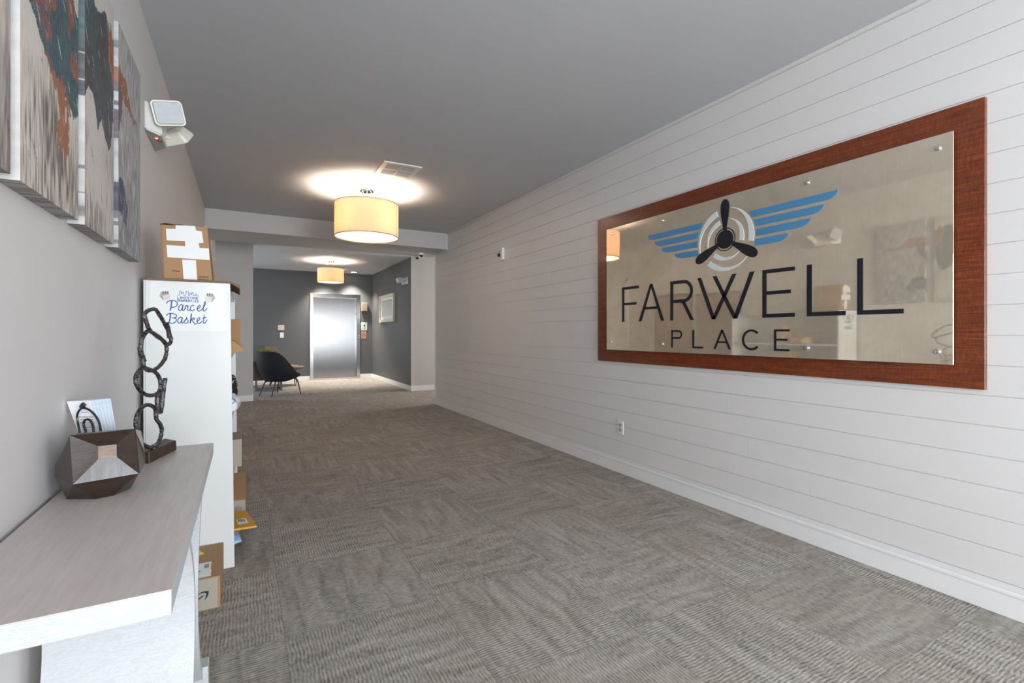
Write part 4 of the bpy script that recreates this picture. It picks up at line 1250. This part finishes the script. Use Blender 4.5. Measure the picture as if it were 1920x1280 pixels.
for k, cq in enumerate(CARDS):
    tl, tr, br, bl = [sv(p) for p in cq]
    br.z = bl.z = 0.8900
    bk = Vector((dx_, dy_, 0)) * 0.002
    bm = B()
    a = [bm.verts.new(p) for p in (bl, br, tr, tl)]; b = [bm.verts.new(p + bk) for p in (bl, br, tr, tl)]
    bm.faces.new(a); bm.faces.new(b[::-1])
    for i in range(4):
        bm.faces.new((a[i], a[(i + 1) % 4], b[(i + 1) % 4], b[i]))
    mid = (bl + br) / 2
    if k == 0:
        th_ = thing('brochure', 'white folded brochure with printed lines, front one of the fan behind the faceted holder', 'brochure', mid, 'brochures fanned in the card stand')
        obj('sheet', bm, M['paper'], th_)
        bm = B()
        for ln in LINES:
            bm.faces.new([bm.verts.new(p_) for p_ in ln])
        obj('printed_lines', bm, M['iron'], th_)
    else:
        o = obj('brochure', bm, M['brochure'], None, False, mid)
        tag(o, 'pale blue white brochure fanned out behind the front printed one', 'brochure', 'brochures fanned in the card stand')

# ------------------------------------------------------------------ ring sculpture
t = thing('ring_sculpture', 'dark iron sculpture of four stacked twig rings on a wood block, on the console', 'sculpture', (-0.25, 2.01, TZ))
RINGS = [[(-0.272,1.923,0.811),(-0.283,1.883,0.833),(-0.289,1.864,0.87),(-0.292,1.852,0.897),(-0.29,1.861,0.925),(-0.281,1.891,0.944),(-0.271,1.927,0.945),(-0.261,1.961,0.932),(-0.258,1.974,0.914),(-0.257,1.975,0.892),(-0.25,2.0,0.869),(-0.247,2.011,0.845),(-0.25,2.0,0.82),(-0.256,1.978,0.805),(-0.265,1.948,0.805)],
[(-0.281,1.891,1.066),(-0.29,1.861,1.052),(-0.292,1.851,1.032),(-0.289,1.864,1.01),(-0.279,1.899,0.985),(-0.265,1.948,0.973),(-0.253,1.991,0.978),(-0.249,2.005,0.995),(-0.251,1.996,1.023),(-0.258,1.974,1.045),(-0.268,1.935,1.058)],
[(-0.279,1.899,1.07),(-0.281,1.891,1.095),(-0.284,1.88,1.125),(-0.282,1.887,1.158),(-0.275,1.911,1.179),(-0.267,1.94,1.181),(-0.255,1.982,1.164),(-0.242,2.028,1.148),(-0.237,2.046,1.124),(-0.24,2.037,1.092),(-0.248,2.009,1.071),(-0.26,1.965,1.056),(-0.27,1.931,1.055)],
[(-0.27,1.931,1.188),(-0.275,1.911,1.213),(-0.278,1.903,1.234),(-0.272,1.923,1.248),(-0.26,1.965,1.255),(-0.253,1.991,1.242),(-0.245,2.018,1.22),(-0.238,2.042,1.198),(-0.232,2.066,1.175),(-0.228,2.077,1.151),(-0.232,2.066,1.138),(-0.24,2.037,1.141),(-0.248,2.009,1.157),(-0.26,1.965,1.173)]]
m = N('hammered_iron')
f = m.noise(m.objc(), 120, 4)
m.col(m.ramp(f, [(0.35, (0.03, 0.027, 0.026)), (0.55, (0.15, 0.15, 0.16)), (0.72, (0.22, 0.12, 0.07))]))
m.set(roughness=0.33, metallic=0.85); m.bump(m.noise(m.objc(), 260, 3), 0.7, 0.004)
M['hammered'] = m.m
for rg in RINGS:
    bm = B(); add_tube(bm, smooth_path(rg, True, 6), 0.0062, 12, True, 0.22); obj('ring', bm, M['hammered'], t, True)
bars = [[(-0.24,2.035,1.021),(-0.243,2.026,0.992),(-0.246,2.014,0.948),(-0.249,2.005,0.909)], [(-0.254,1.987,0.974),(-0.255,1.982,0.944),(-0.254,1.987,0.919),(-0.249,2.005,0.909)],
        [(-0.285,1.876,1.131),(-0.284,1.882,1.113),(-0.279,1.899,1.088)], [(-0.238,2.042,1.21),(-0.234,2.056,1.189),(-0.231,2.068,1.160)],
        [(-0.249,2.005,0.909),(-0.254,1.985,0.915)]]
for b_ in bars:
    bm = B(); add_tube(bm, smooth_path(b_, False, 6), 0.0072, 12, False, 0.22); obj('twig', bm, M['hammered'], t, True)
bm = B()
add_hexa(bm, [(-0.300, 1.925, TZ), (-0.266, 1.905, TZ), (-0.212, 2.086, TZ), (-0.250, 2.10, TZ)],
         [(-0.299, 1.926, TZ + .040), (-0.267, 1.906, TZ + .037), (-0.214, 2.085, TZ + .034), (-0.250, 2.098, TZ + .042)])
bmesh.ops.bevel(bm, geom=bm.edges[:], offset=0.002, segments=1, affect='EDGES')
obj('base', bm, M['wood_base'], t)
bm = B(); add_tube(bm, [sv((-0.262, 1.955, TZ + .034)), sv((-0.262, 1.958, TZ + .050))], 0.007, 10); obj('peg', bm, M['hammered'], t, True)

# ------------------------------------------------------------------ parcel shelf
CYA, CYB = 2.806, 4.10
CXB, CXT = -0.045, -0.064
CX0 = -0.408
CH = 1.426
t = thing('parcel_shelf', 'tall white open shelf unit with a Parcel Basket notice on its end', 'shelf unit', (-0.23, (CYA + CYB) / 2, 0))
def side_panel(ya, yb):
    bm = B()
    add_hexa(bm, [(CX0, ya, 0.0), (CXB, ya, 0.0), (CXB, yb, 0.0), (CX0, yb, 0.0)], [(CX0, ya, CH), (CXT, ya, CH), (CXT, yb, CH), (CX0, yb, CH)])
    bmesh.ops.bevel(bm, geom=bm.edges[:], offset=0.0015, segments=1, affect='EDGES')
    return obj('side_panel', bm, M['white'], t)
side_panel(CYA, CYA + 0.02)
side_panel(CYB - 0.02, CYB)
SHZ = [0.05, 0.372, 0.705, 1.04, CH - 0.02]
for z_ in SHZ:
    bm = B(); xx = CXB + (CXT - CXB) * z_ / CH - 0.004
    add_box(bm, (CX0, CYA + 0.0205, z_), (xx, CYB - 0.0205, z_ + 0.019)); obj('shelf', bm, M['white'], t)
bm = B(); add_box(bm, (CX0 - 0.006, CYA, 0.02), (CX0 - 0.0005, CYB, CH)); obj('back_panel', bm, M['white'], t)
# end-panel notice
PZ = lambda a, b, d: (-0.4165 + a * 0.0002012, CYA - 0.0022 - d, 1.330 - (b - 470) * 0.00024)
n = thing('parcel_notice', 'laminated white notice lettered Parcel Basket in blue on the shelf end', 'notice', (-0.235, CYA, 1.185))
bm = B(); add_prism(bm, rounded_rect(0.312, 0.235, 0.012), lambda a, b, d: (-0.236 + a, CYA - 0.0006 - d, 1.3045 + b), 0, 0.0014)
sheet = obj('sheet', bm, paint('laminated_paper', (0.73, 0.74, 0.73), 0.12, 0.0), n)
script = [
 [(455, 528), (462, 500), (492, 476), (545, 461), (605, 462), (652, 488), (664, 530), (640, 572), (590, 594), (545, 590)],
 [(552, 452), (548, 520), (540, 590), (524, 662)],
 [(768, 548), (740, 538), (706, 566), (686, 620), (700, 656), (732, 652), (762, 606), (777, 548)],
 [(777, 545), (764, 610), (772, 655), (798, 648), (826, 600)],
 [(815, 612), (838, 552), (850, 562), (878, 560), (868, 600), (868, 640), (888, 656), (918, 632)],
 [(996, 562), (976, 545), (944, 560), (922, 610), (936, 655), (972, 655), (1012, 622)],
 [(1050, 622), (1105, 592), (1124, 560), (1110, 545), (1082, 560), (1062, 610), (1080, 655), (1122, 655), (1160, 620)],
 [(1160, 620), (1205, 560), (1232, 492), (1222, 470), (1206, 490), (1193, 560), (1184, 640), (1204, 660), (1238, 632), (1264, 596)],
 [(455, 766), (464, 742), (492, 724), (540, 717), (592, 722), (640, 744), (645, 780), (612, 803), (556, 808)],
 [(606, 803), (642, 826), (640, 872), (600, 902), (548, 912), (500, 900)],
 [(528, 706), (525, 780), (515, 850), (496, 898)],
 [(754, 798), (728, 788), (692, 816), (672, 870), (686, 906), (718, 902), (748, 856), (763, 798)],
 [(763, 795), (750, 860), (758, 905), (786, 896), (812, 850)],
 [(806, 868), (838, 822), (852, 796), (852, 830), (880, 868), (862, 904), (826, 912), (806, 896)],
 [(946, 712), (936, 800), (920, 912)],
 [(924, 872), (962, 818), (996, 800), (1006, 824), (962, 852), (990, 892), (1018, 926), (1048, 914)],
 [(1056, 872), (1100, 842), (1118, 810), (1104, 795), (1076, 810), (1056, 860), (1074, 905), (1116, 905), (1160, 866)],
 [(1207, 736), (1195, 820), (1182, 882), (1200, 910), (1236, 882), (1266, 832)],
 [(1164, 806), (1252, 786)],
]
bm = B()
for i, s_ in enumerate(script):
    wd = 27 if i in (1, 10, 14) else 19
    add_stroke(bm, s_, wd, PZ, 0.0, 0.0006, 6)
obj('script_lettering', bm, M['blue_ink'], n)
bm = B()
sky = [(665, 352), (710, 352), (715, 266), (740, 266), (742, 322), (757, 322), (765, 285), (783, 290), (795, 352), (822, 352), (826, 310), (836, 310), (842, 262), (880, 262), (886, 352), (905, 352), (910, 300), (934, 296), (940, 338), (950, 330), (960, 285), (974, 285), (988, 352), (1028, 352), (1030, 316), (1050, 316), (1056, 352), (1086, 352)]
add_stroke(bm, sky, 9, PZ, 0.0, 0.0006)
GL = {'L': [[(0, 1), (0, 0), (1, 0)]], 'A': [[(0, 0), (.5, 1), (1, 0)], [(.2, .35), (.8, .35)]], 'K': [[(0, 0), (0, 1)], [(1, 1), (.05, .45)], [(.3, .6), (1, 0)]],
      'E': [[(1, 1), (0, 1), (0, 0), (1, 0)], [(0, .52), (.8, .52)]], 'S': [[(1, .9), (.6, 1), (.1, .9), (.05, .65), (.9, .4), (.95, .12), (.5, 0), (0, .1)]],
      'T': [[(0, 1), (1, 1)], [(.5, 1), (.5, 0)]], 'O': [[(.5, 1), (.08, .8), (.08, .2), (.5, 0), (.92, .2), (.92, .8), (.5, 1)]], 'N': [[(0, 0), (0, 1), (1, 0), (1, 1)]],
      'P': [[(0, 0), (0, 1), (.8, 1), (1, .8), (.8, .5), (0, .5)]], 'R': [[(0, 0), (0, 1), (.8, 1), (1, .8), (.8, .5), (0, .5)], [(.5, .5), (1, 0)]], 'I': [[(.5, 0), (.5, 1)]],
      'F': [[(0, 0), (0, 1), (1, 1)], [(0, .52), (.8, .52)]], 'G': [[(1, .85), (.5, 1), (.05, .7), (.05, .3), (.5, 0), (1, .2), (1, .45), (.6, .45)]]}
def cap_line(bm, text, x0, x1, y0, y1, wd, fn, d1=0.0006):
    n_ = len(text); p_ = (x1 - x0) / n_
    for i, ch in enumerate(text):
        for s_ in GL.get(ch, []):
            add_stroke(bm, [(x0 + p_ * i + p_ * .12 + q[0] * p_ * .72, y0 + (y1 - y0) * q[1]) for q in s_], wd, fn, 0.0, d1)
cap_line(bm, 'LAKESTONE', 660, 1092, 420, 378, 10, PZ)
cap_line(bm, 'PROPERTIES', 660, 1096, 481, 441, 10, PZ)
obj('logo_lettering', bm, M['blue_ink'], n)
for flip in (0, 1):
    fx = (lambda x: x) if not flip else (lambda x: 1750 - x)
    dz = 0 if not flip else 12
    fn = lambda a, b, d: PZ(fx(a), b + dz, d)
    bm = B()
    add_prism(bm, [(388, 382), (528, 345), (520, 440), (392, 468)], fn, 0, 0.0005)
    obj('box_picture', bm, paint('picture_pink_grey', (0.62, 0.55, 0.52), 0.3, 0), n)
    bm = B(); add_prism(bm, [(320, 345), (388, 382), (392, 468), (318, 380)], fn, 0, 0.0005)
    add_prism(bm, [(345, 300), (490, 285), (505, 340), (385, 372), (330, 345)], fn, 0, 0.0004)
    obj('box_picture', bm, paint('picture_grey', (0.33, 0.31, 0.30), 0.3, 0), n)
    bm = B()
    for xa in (375, 420, 465):
        add_prism(bm, [(xa, 280), (xa + 18, 276), (xa + 26, 325), (xa + 4, 330)], fn, 0, 0.0007)
    obj('box_picture', bm, paint('picture_brown', (0.10, 0.07, 0.055), 0.3, 0), n)

# cardboard sheet and parcel on top of the shelf
bm = B()
zt = CH + 0.0005
add_hexa(bm, [(-0.402, 2.80, zt), (-0.062, 2.80, zt), (-0.062, 3.35, zt), (-0.402, 3.35, zt)],
         [(-0.400, 2.80, zt + .010), (-0.062, 2.80, zt + .010), (-0.062, 3.35, zt + .010), (-0.400, 3.35, zt + .010)])
add_hexa(bm, [(-0.0619, 2.80, zt), (-0.026, 2.81, zt - .022), (-0.026, 3.33, zt - .022), (-0.0619, 3.35, zt)],
         [(-0.0619, 2.80, zt + .010), (-0.024, 2.81, zt - .004), (-0.024, 3.33, zt - .004), (-0.0619, 3.35, zt + .010)])
tag(obj('cardboard_sheet', bm, M['card_dark'], None, False, (-0.23, 3.07, zt)), 'flattened brown cardboard sheet lying on the white shelf with a bent edge', 'cardboard')
zt2 = zt + 0.0105
t = thing('parcel_box', 'brown cardboard box patched with white paper on top of the shelf unit', 'box', (-0.25, 2.97, zt2))
BB = [(-0.339, 2.83, zt2), (-0.142, 2.83, zt2), (-0.142, 3.10, zt2), (-0.339, 3.10, zt2)]
BT = [(-0.353, 2.83, 1.696), (-0.163, 2.83, 1.704), (-0.168, 3.10, 1.702), (-0.353, 3.10, 1.696)]
bm = B(); add_hexa(bm, BB, BT)
bmesh.ops.bevel(bm, geom=bm.edges[:], offset=0.004, segments=2, affect='EDGES')
obj('carton', bm, M['card'], t)
def on_box(fx, fz, d):
    b = lerp3(BB[0], BB[1], fx); c_ = lerp3(BT[0], BT[1], fx)
    p_ = lerp3(b, c_, fz)
    return (p_[0], p_[1] - 0.0004 - d, p_[2])
for pts in ([(.32, 1.0), (.73, 1.0), (.75, .92), (.87, .91), (.885, .70), (.78, .69), (.79, .60), (.99, .60), (.985, .385), (.10, .40), (.10, .625), (.49, .62), (.49, .71), (.11, .71), (.11, .925), (.31, .93)],
            [(.40, .37), (.69, .37), (.68, .0), (.40, .0)]):
    bm = B(); add_prism(bm, pts, on_box, 0, 0.0008); obj('white_patch', bm, M['paper'], t)
bm = B()
add_box(bm, (-0.141, 2.93, zt2 + 0.01), (-0.1395, 2.98, zt2 + 0.12))
obj('tape', bm, M['tape'], t)
bm = B()
add_stroke(bm, [(.17, .155), (.33, .15)], .012, on_box, 0, .0006)
obj('printed_line', bm, M['dark'], t)
bm = B()
for k in range(7):
    add_stroke(bm, [(.72 + k * .03, .045), (.735 + k * .03, .085), (.745 + k * .03, .05)], .008, on_box, 0, .0006)
add_stroke(bm, [(.70, .02), (.92, .015)], .010, on_box, 0, .0006)
obj('print', bm, M['dark'], t)
bm = B(); add_stroke(bm, [(-0.345, 2.85), (-0.30, 2.88), (-0.26, 2.86)], 0.05, lambda a, b, d: (a, b, 1.703 + d), 0, 0.003); obj('flap_edge', bm, M['card_dark'], t)

# parcels on the shelves
def parcel(name, label, cat, lo, hi, mat, rz=0.0, bev=0.003):
    cx_, cy_ = (lo[0] + hi[0]) / 2, (lo[1] + hi[1]) / 2
    bm = B(); add_box(bm, (lo[0], lo[1], lo[2]), (hi[0], hi[1], hi[2]), bev)
    o = obj(name, bm, M[mat], None, False, (cx_, cy_, lo[2]))
    o.rotation_euler = (0, 0, rz)
    return tag(o, label, cat)
def soft(name, label, cat, c, r, mat, seed, flat=0.35):
    bm = B()
    bmesh.ops.create_icosphere(bm, subdivisions=4, radius=1)
    for v in bm.verts:
        q_ = Vector(v.co)
        s_ = [math.copysign(abs(a) ** 0.65, a) for a in q_]
        k_ = 1 + 0.16 * noise.noise(q_ * 2.2 + Vector((seed, 0, 0))) + 0.07 * noise.noise(q_ * 6 + Vector((seed, 3, 0)))
        v.co = Vector((c[0] + s_[0] * r[0] * k_, c[1] + s_[1] * r[1] * k_, c[2] + max(-1.0, s_[2] * k_) * r[2]))
    o = obj(name, bm, M[mat], None, True, (c[0], c[1], c[2] - r[2]))
    return tag(o, label, cat)
s3 = SHZ[3] + 0.0195; s2 = SHZ[2] + 0.0195; s1 = SHZ[1] + 0.0195; s0 = SHZ[0] + 0.0195
t = thing('parcel_box', 'upright tan cardboard box sticking out of the top shelf opening', 'box', (-0.16, 3.45, s3))
bm = B(); add_box(bm, (-0.30, 3.40, s3), (-0.022, 3.455, 1.262), 0.003); obj('carton', bm, M['card'], t)
bm = B(); add_box(bm, (-0.29, 3.458, s3), (-0.026, 3.472, 1.255), 0.002); obj('flap', bm, M['kraft'], t)
bm = B(); add_box(bm, (-0.0222, 3.418, 1.12), (-0.0212, 3.432, 1.255)); obj('tape', bm, M['tape'], t)
# kraft padded bag: wedge poking out
bm = B()
add_hexa(bm, [(-0.30, 3.14, s3), (-0.06, 3.12, s3), (-0.06, 3.34, s3), (-0.30, 3.36, s3)],
         [(-0.30, 3.16, s3 + .07), (-0.058, 3.14, s3 + .075), (-0.058, 3.34, s3 + .075), (-0.30, 3.34, s3 + .07)])
add_hexa(bm, [(-0.0595, 3.12, s3), (0.0, 3.18, s3 + .018), (0.0, 3.30, s3 + .018), (-0.0595, 3.34, s3)],
         [(-0.0575, 3.14, s3 + .075), (0.002, 3.18, s3 + .024), (0.002, 3.30, s3 + .024), (-0.0575, 3.34, s3 + .075)])
tag(obj('padded_bag', bm, M['kraft'], None, False, (-0.15, 3.24, s3)), 'brown kraft padded bag drooping over the top shelf edge below the tan box', 'parcel')
soft('wrapped_bundle', 'small black wrapped bundle at the shelf edge in the middle opening', 'parcel', (-0.10, 3.80, s2 + 0.085), (0.055, 0.07, 0.085), 'dark', 5)
soft('poly_mailer', 'white plastic mailer bag with dark blue chevron sagging over the middle shelf', 'mailer', (-0.15, 3.12, s2 + 0.062), (0.122, 0.16, 0.062), 'mailer', 9)
mo = bpy.data.objects['poly_mailer']
bm = B(); PMx = lambda a, b, d: (-0.0335 + a * 0.02 + d, 3.03 + a, b)
PM = lambda a, b, d: (-0.060 + a, 2.985 - d + (a + 0.02) * 0.3, b)
add_stroke(bm, [(-0.006, 0.842), (0.016, 0.815), (-0.006, 0.79)], 0.005, PM, 0.0, 0.004)
obj('chevron', bm, M['deep_blue'], mo)
parcel('parcel_box', 'pale grey cardboard box with torn label on the lower shelf', 'box', (-0.34, 3.27, s1), (-0.016, 3.52, 0.552), 'card_grey')
bo = bpy.context.scene.objects['parcel_box.002'] if 'parcel_box.002' in bpy.data.objects else None
t = thing('parcel_box', 'open tan and grey carton on the bottom shelf behind the yellow envelope', 'box', (-0.17, 3.5, s0))
bm = B(); add_box(bm, (-0.33, 3.34, s0), (0.004, 3.66, 0.17), 0.003); obj('carton', bm, M['card_grey'], t)
bm = B(); add_hexa(bm, [(-0.33, 3.34, 0.171), (0.003, 3.34, 0.171), (0.003, 3.66, 0.171), (-0.33, 3.66, 0.171)], [(-0.33, 3.345, 0.175), (0.003, 3.345, 0.175), (0.003, 3.655, 0.26), (-0.33, 3.655, 0.26)]); obj('flap', bm, M['card'], t)
soft('plastic_bag', 'pale blue plastic bag bulging from the bottom shelf under the yellow envelope', 'bag', (-0.14, 2.98, s0 + 0.022), (0.118, 0.12, 0.020), 'blue_film', 2)
parcel('parcel_box', 'dark blue flat packet under the yellow envelope on the bottom shelf', 'packet', (-0.20, 3.145, s0), (0.012, 3.31, s0 + 0.035), 'deep_blue')
t = thing('padded_envelope', 'golden yellow padded envelope with labels jutting from the bottom shelf', 'envelope', (-0.10, 3.06, 0.147))
Eb = [(-0.30, 2.91, 0.147), (0.058, 2.94, 0.131), (0.008, 3.225, 0.131), (-0.34, 3.21, 0.147)]
bm = B(); add_hexa(bm, Eb, [(p_[0], p_[1], p_[2] + 0.011) for p_ in Eb])
bmesh.ops.bevel(bm, geom=bm.edges[:], offset=0.003, segments=2, affect='EDGES')
obj('envelope', bm, M['yellow_kraft'], t)
def on_env(a, b, d):
    p_ = lerp3(lerp3(Eb[0], Eb[1], a), lerp3(Eb[3], Eb[2], a), b)
    return (p_[0], p_[1], p_[2] + 0.0112 + d)
bm = B(); add_prism(bm, [(.78, .20), (.92, .22), (.92, .52), (.78, .50)], on_env, 0, 0.0006); lb = obj('label', bm, M['paper'], t)
bm = B(); add_prism(bm, [(.52, .30), (.74, .38), (.68, .85), (.50, .80)], on_env, 0, 0.0006); lb2 = obj('label', bm, M['paper'], t)
bm = B()
for k in range(5):
    add_prism(bm, [(.80 + k * .02, .34), (.81 + k * .02, .34), (.81 + k * .02, .47), (.80 + k * .02, .47)], on_env, 0.0006, 0.0009)
obj('barcode', bm, M['dark'], lb)
bm = B()
for k in range(4):
    add_prism(bm, [(.57 + k * .03, .48), (.585 + k * .03, .49), (.57 + k * .03, .70), (.555 + k * .03, .69)], on_env, 0.0006, 0.0009)
obj('barcode', bm, M['dark'], lb2)
# boxes further in, seen mirrored in the sign
parcel('parcel_box', 'tan cardboard box upright at the back of the middle shelf, mirrored in the sign', 'box', (-0.38, 3.35, s2), (-0.13, 3.60, 0.97), 'card')
parcel('parcel_box', 'tan cardboard box beside the black bundle, mirrored in the sign', 'box', (-0.38, 3.62, s1), (-0.10, 3.92, 0.62), 'card')

# parcel on the floor
t = thing('floor_parcel', 'cardboard box with dark arrow logo on the carpet before the white shelf', 'box', (-0.25, 2.6, 0))
bm = B(); add_box(bm, (-0.40, 2.42, 0.001), (-0.092, 2.796, 0.138), 0.003); obj('carton', bm, M['card'], t)
bm = B(); add_box(bm, (-0.396, 2.4185, 0.006), (-0.102, 2.4195, 0.134)); ff = obj('front_face', bm, M['card_grey'], t)
bm = B()
PB = lambda a, b, d: (a, 2.4184 - d, b)
lg = lambda a, b: (-0.1085 + (a / 12.8 - 39) * 0.00189, 0.142 - 0.00236 * (b / 12.8 - 21) - 0.00047 * (a / 12.8 - 26))
for q_ in ([(40, 690), (80, 662), (140, 625), (140, 648), (80, 676), (40, 702)], [(140, 625), (215, 600), (225, 634), (140, 648)], [(215, 600), (328, 588), (300, 650), (225, 634)],
           [(328, 588), (320, 680), (262, 690), (272, 645), (300, 635)], [(320, 680), (275, 752), (225, 806), (262, 690)],
           [(208, 688), (195, 712), (80, 800), (80, 768), (150, 712)], [(80, 768), (80, 800), (-60, 850), (-260, 855), (-260, 840), (-60, 825)], [(-260, 840), (-260, 855), (-460, 830), (-640, 770), (-460, 812)]):
    add_prism(bm, [lg(*p_) for p_ in q_], PB, 0, 0.0006)
obj('arrow_logo', bm, M['navy'], ff)
bm = B(); add_box(bm, (-0.30, 2.455, 0.1383), (-0.132, 2.585, 0.1388)); lb = obj('label', bm, M['paper'], t)
bm = B(); add_box(bm, (-0.24, 2.435, 0.1381), (-0.128, 2.50, 0.1386)); obj('label', bm, M['paper'], t)
bm = B()
for k in range(6):
    add_box(bm, (-0.158, 2.525 + k * 0.007, 0.1388), (-0.140, 2.529 + k * 0.007, 0.1391))
add_box(bm, (-0.20, 2.495, 0.1388), (-0.170, 2.505, 0.1391)); add_box(bm, (-0.235, 2.497, 0.1388), (-0.215, 2.503, 0.1391))
obj('barcode', bm, M['iron'], lb)
bm = B(); add_hexa(bm, [(-0.23, 2.665, 0.1382), (-0.165, 2.69, 0.1382), (-0.185, 2.735, 0.1382), (-0.25, 2.72, 0.1382)], [(-0.23, 2.665, 0.1388), (-0.165, 2.69, 0.1388), (-0.185, 2.735, 0.1388), (-0.25, 2.72, 0.1388)])
obj('sticker', bm, paint('yellow_sticker', (0.70, 0.62, 0.08), 0.5, 0), t)

# ------------------------------------------------------------------ lobby seating
def lounge_chair(label, loc, rz, mat_out, mat_in):
    t = thing('lounge_chair', label, 'chair', (0, 0, 0))
    n = 44
    def rim(phi):
        c_ = math.cos(phi); s_ = math.sin(phi)
        x = -c_ * (0.37 if c_ > 0 else 0.42)
        y = s_ * 0.35 * (1 - 0.10 * max(0, c_) ** 2)
        k_ = (c_ + 1) / 2
        e = max(0, min(1, (k_ - 0.18) / 0.72))
        h = 0.40 + 0.43 * (e * e * (3 - 2 * e))
        return x, y, h
    def bot(phi):
        c_ = math.cos(phi); s_ = math.sin(phi)
        x = -c_ * (0.20 if c_ > 0 else 0.36)
        return x, s_ * 0.235, 0.270 + 0.055 * max(0, -c_)
    def loop(f, inset=0.0):
        out = []
        for k in range(n):
            phi = 2 * math.pi * k / n
            a = bot(phi); b = rim(phi)
            g = f ** 0.8
            bul = 0.05 * math.sin(math.pi * f)
            x = a[0] + (b[0] - a[0]) * g; y = a[1] + (b[1] - a[1]) * g
            r = math.hypot(x, y) + 1e-6
            q_ = (1 + (bul - inset) / r)
            out.append((x * q_, y * q_, a[2] + (b[2] - a[2]) * f))
        return out
    FS = [0, 0.12, 0.3, 0.5, 0.7, 0.86, 1.0]
    bm = B()
    L = [[bm.verts.new(p) for p in loop(f)] for f in FS]
    L.append([bm.verts.new((p[0], p[1], p[2] + 0.008)) for p in loop(1.0, 0.014)])
    for a, b in zip(L, L[1:]):
        for k in range(n):
            j = (k + 1) % n
            bm.faces.new((a[k], a[j], b[j], b[k]))
    bm.faces.new(L[0][::-1])
    sh = obj('shell', bm, mat_out, t, True)
    bm = B()
    G = [loop(1.0, 0.015), loop(0.93, 0.035), loop(0.75, 0.042), loop(0.55, 0.045), loop(0.40, 0.05)]
    L = [[bm.verts.new((p[0], p[1], max(p[2] + (0.006 if i == 0 else 0.0), 0.335))) for p in g] for i, g in enumerate(G)]
    for a, b in zip(L, L[1:]):
        for k in range(n):
            j = (k + 1) % n
            bm.faces.new((a[k], b[k], b[j], a[j]))
    bm.faces.new(L[-1])
    obj('lining', bm, mat_in, t, True)
    bm = B()
    rr = []
    for sc_, z_ in ((0.90, 0.335), (1.0, 0.355), (1.02, 0.38), (0.98, 0.405), (0.85, 0.418), (0.4, 0.424)):
        rr.append([bm.verts.new((0.05 + 0.30 * sc_ * math.cos(2 * math.pi * k / 36), 0.255 * sc_ * math.sin(2 * math.pi * k / 36), z_)) for k in range(36)])
    for a, b in zip(rr, rr[1:]):
        for k in range(36):
            bm.faces.new((a[k], a[(k + 1) % 36], b[(k + 1) % 36], b[k]))
    bm.faces.new(rr[0][::-1]); bm.faces.new(rr[-1])
    obj('seat_cushion', bm, mat_in, t, True)
    for lx_, ly_, tx, ty, tz in ((-0.27, 0.158, -0.13, 0.12, 0.27), (-0.27, -0.158, -0.13, -0.12, 0.27), (0.27, 0.31, 0.24, 0.20, 0.30), (0.27, -0.31, 0.24, -0.20, 0.30)):
        bm = B()
        pts = [(tx * 0.9, ty * 0.9, tz + 0.012), (tx + (lx_ - tx) * .25, ty + (ly_ - ty) * .35, tz - 0.02), (tx + (lx_ - tx) * .5, ty + (ly_ - ty) * .6, tz - 0.10), (lx_, ly_, 0.0)]
        path = smooth_path(pts, sub=6)
        add_tube(bm, path, [0.014 - 0.004 * k / (len(path) - 1) for k in range(len(path))], 10)
        obj('leg', bm, M['leg_metal'], t, True)
    t.location = loc; t.rotation_euler = (0, 0, rz)
    return t
lounge_chair('black shell lounge chair with thin legs beside the grey corner, its back to us', (0.545, 10.25, 0), math.radians(38), M['velvet_black'], M['taupe'])
lounge_chair('taupe lounge chair partly hidden behind the black one, nearer the elevator', (0.76, 12.15, 0), math.radians(-8), M['taupe'], M['taupe']).scale = (1, 1, 1.08)

# side table with planter between the chairs
t = thing('side_table', 'dark metal frame side table with brown wooden case between the lounge chairs', 'table', (0.42, 11.3, 0))
bm = B()
tx0, tx1, ty0, ty1 = 0.19, 0.68, 11.05, 11.50
for x in (tx0, tx1 - 0.03):
    for y in (ty0, ty1 - 0.03):
        add_box(bm, (x, y, 0), (x + 0.03, y + 0.03, 0.22))
for y in (ty0, ty1 - 0.03):
    add_box(bm, (tx0 + 0.03, y, 0.0), (tx1 - 0.03, y + 0.03, 0.03))
for x in (tx0, tx1 - 0.03):
    add_box(bm, (x, ty0 + 0.03, 0.0), (x + 0.03, ty1 - 0.03, 0.03))
obj('frame', bm, M['iron'], t)
bm = B(); add_box(bm, (tx0 - 0.05, ty0 - 0.03, 0.2205), (tx1, ty1 + 0.03, 0.60), 0.006); obj('case', bm, M['brown_wood'], t)
t = thing('potted_grass', 'yellow green grass plant in a dark pot on the side table', 'plant', (0.37, 11.25, 0.6005))
bm = B(); add_lathe(bm, [(0.07, 0), (0.09, 0.13), (0.085, 0.13), (0.07, 0.11)], (0.37, 11.25, 0.6005), 28); obj('pot', bm, M['iron'], t, True)
bm = B()
for k in range(420):
    a = random.uniform(0, 2 * math.pi); r0 = random.uniform(0, 0.07); ln = random.uniform(0.10, 0.19)
    out = random.uniform(0.2, 0.75) + r0 * 3
    b0 = Vector((0.37 + r0 * math.cos(a), 11.25 + r0 * math.sin(a), 0.72))
    d_ = Vector((math.cos(a) * out, math.sin(a) * out, 1)).normalized()
    s_ = Vector((-math.sin(a), math.cos(a), 0)) * 0.0035
    m1_ = b0 + d_ * ln * 0.6
    m2_ = b0 + d_ * ln + Vector((math.cos(a), math.sin(a), -0.3)) * ln * 0.18
    v = [bm.verts.new(p) for p in (b0 - s_, b0 + s_, m1_ + s_ * .8, m1_ - s_ * .8, m2_)]
    bm.faces.new(v[:4]); bm.faces.new((v[3], v[2], v[4]))
fo = obj('foliage', bm, M['grass_leaf'], t)
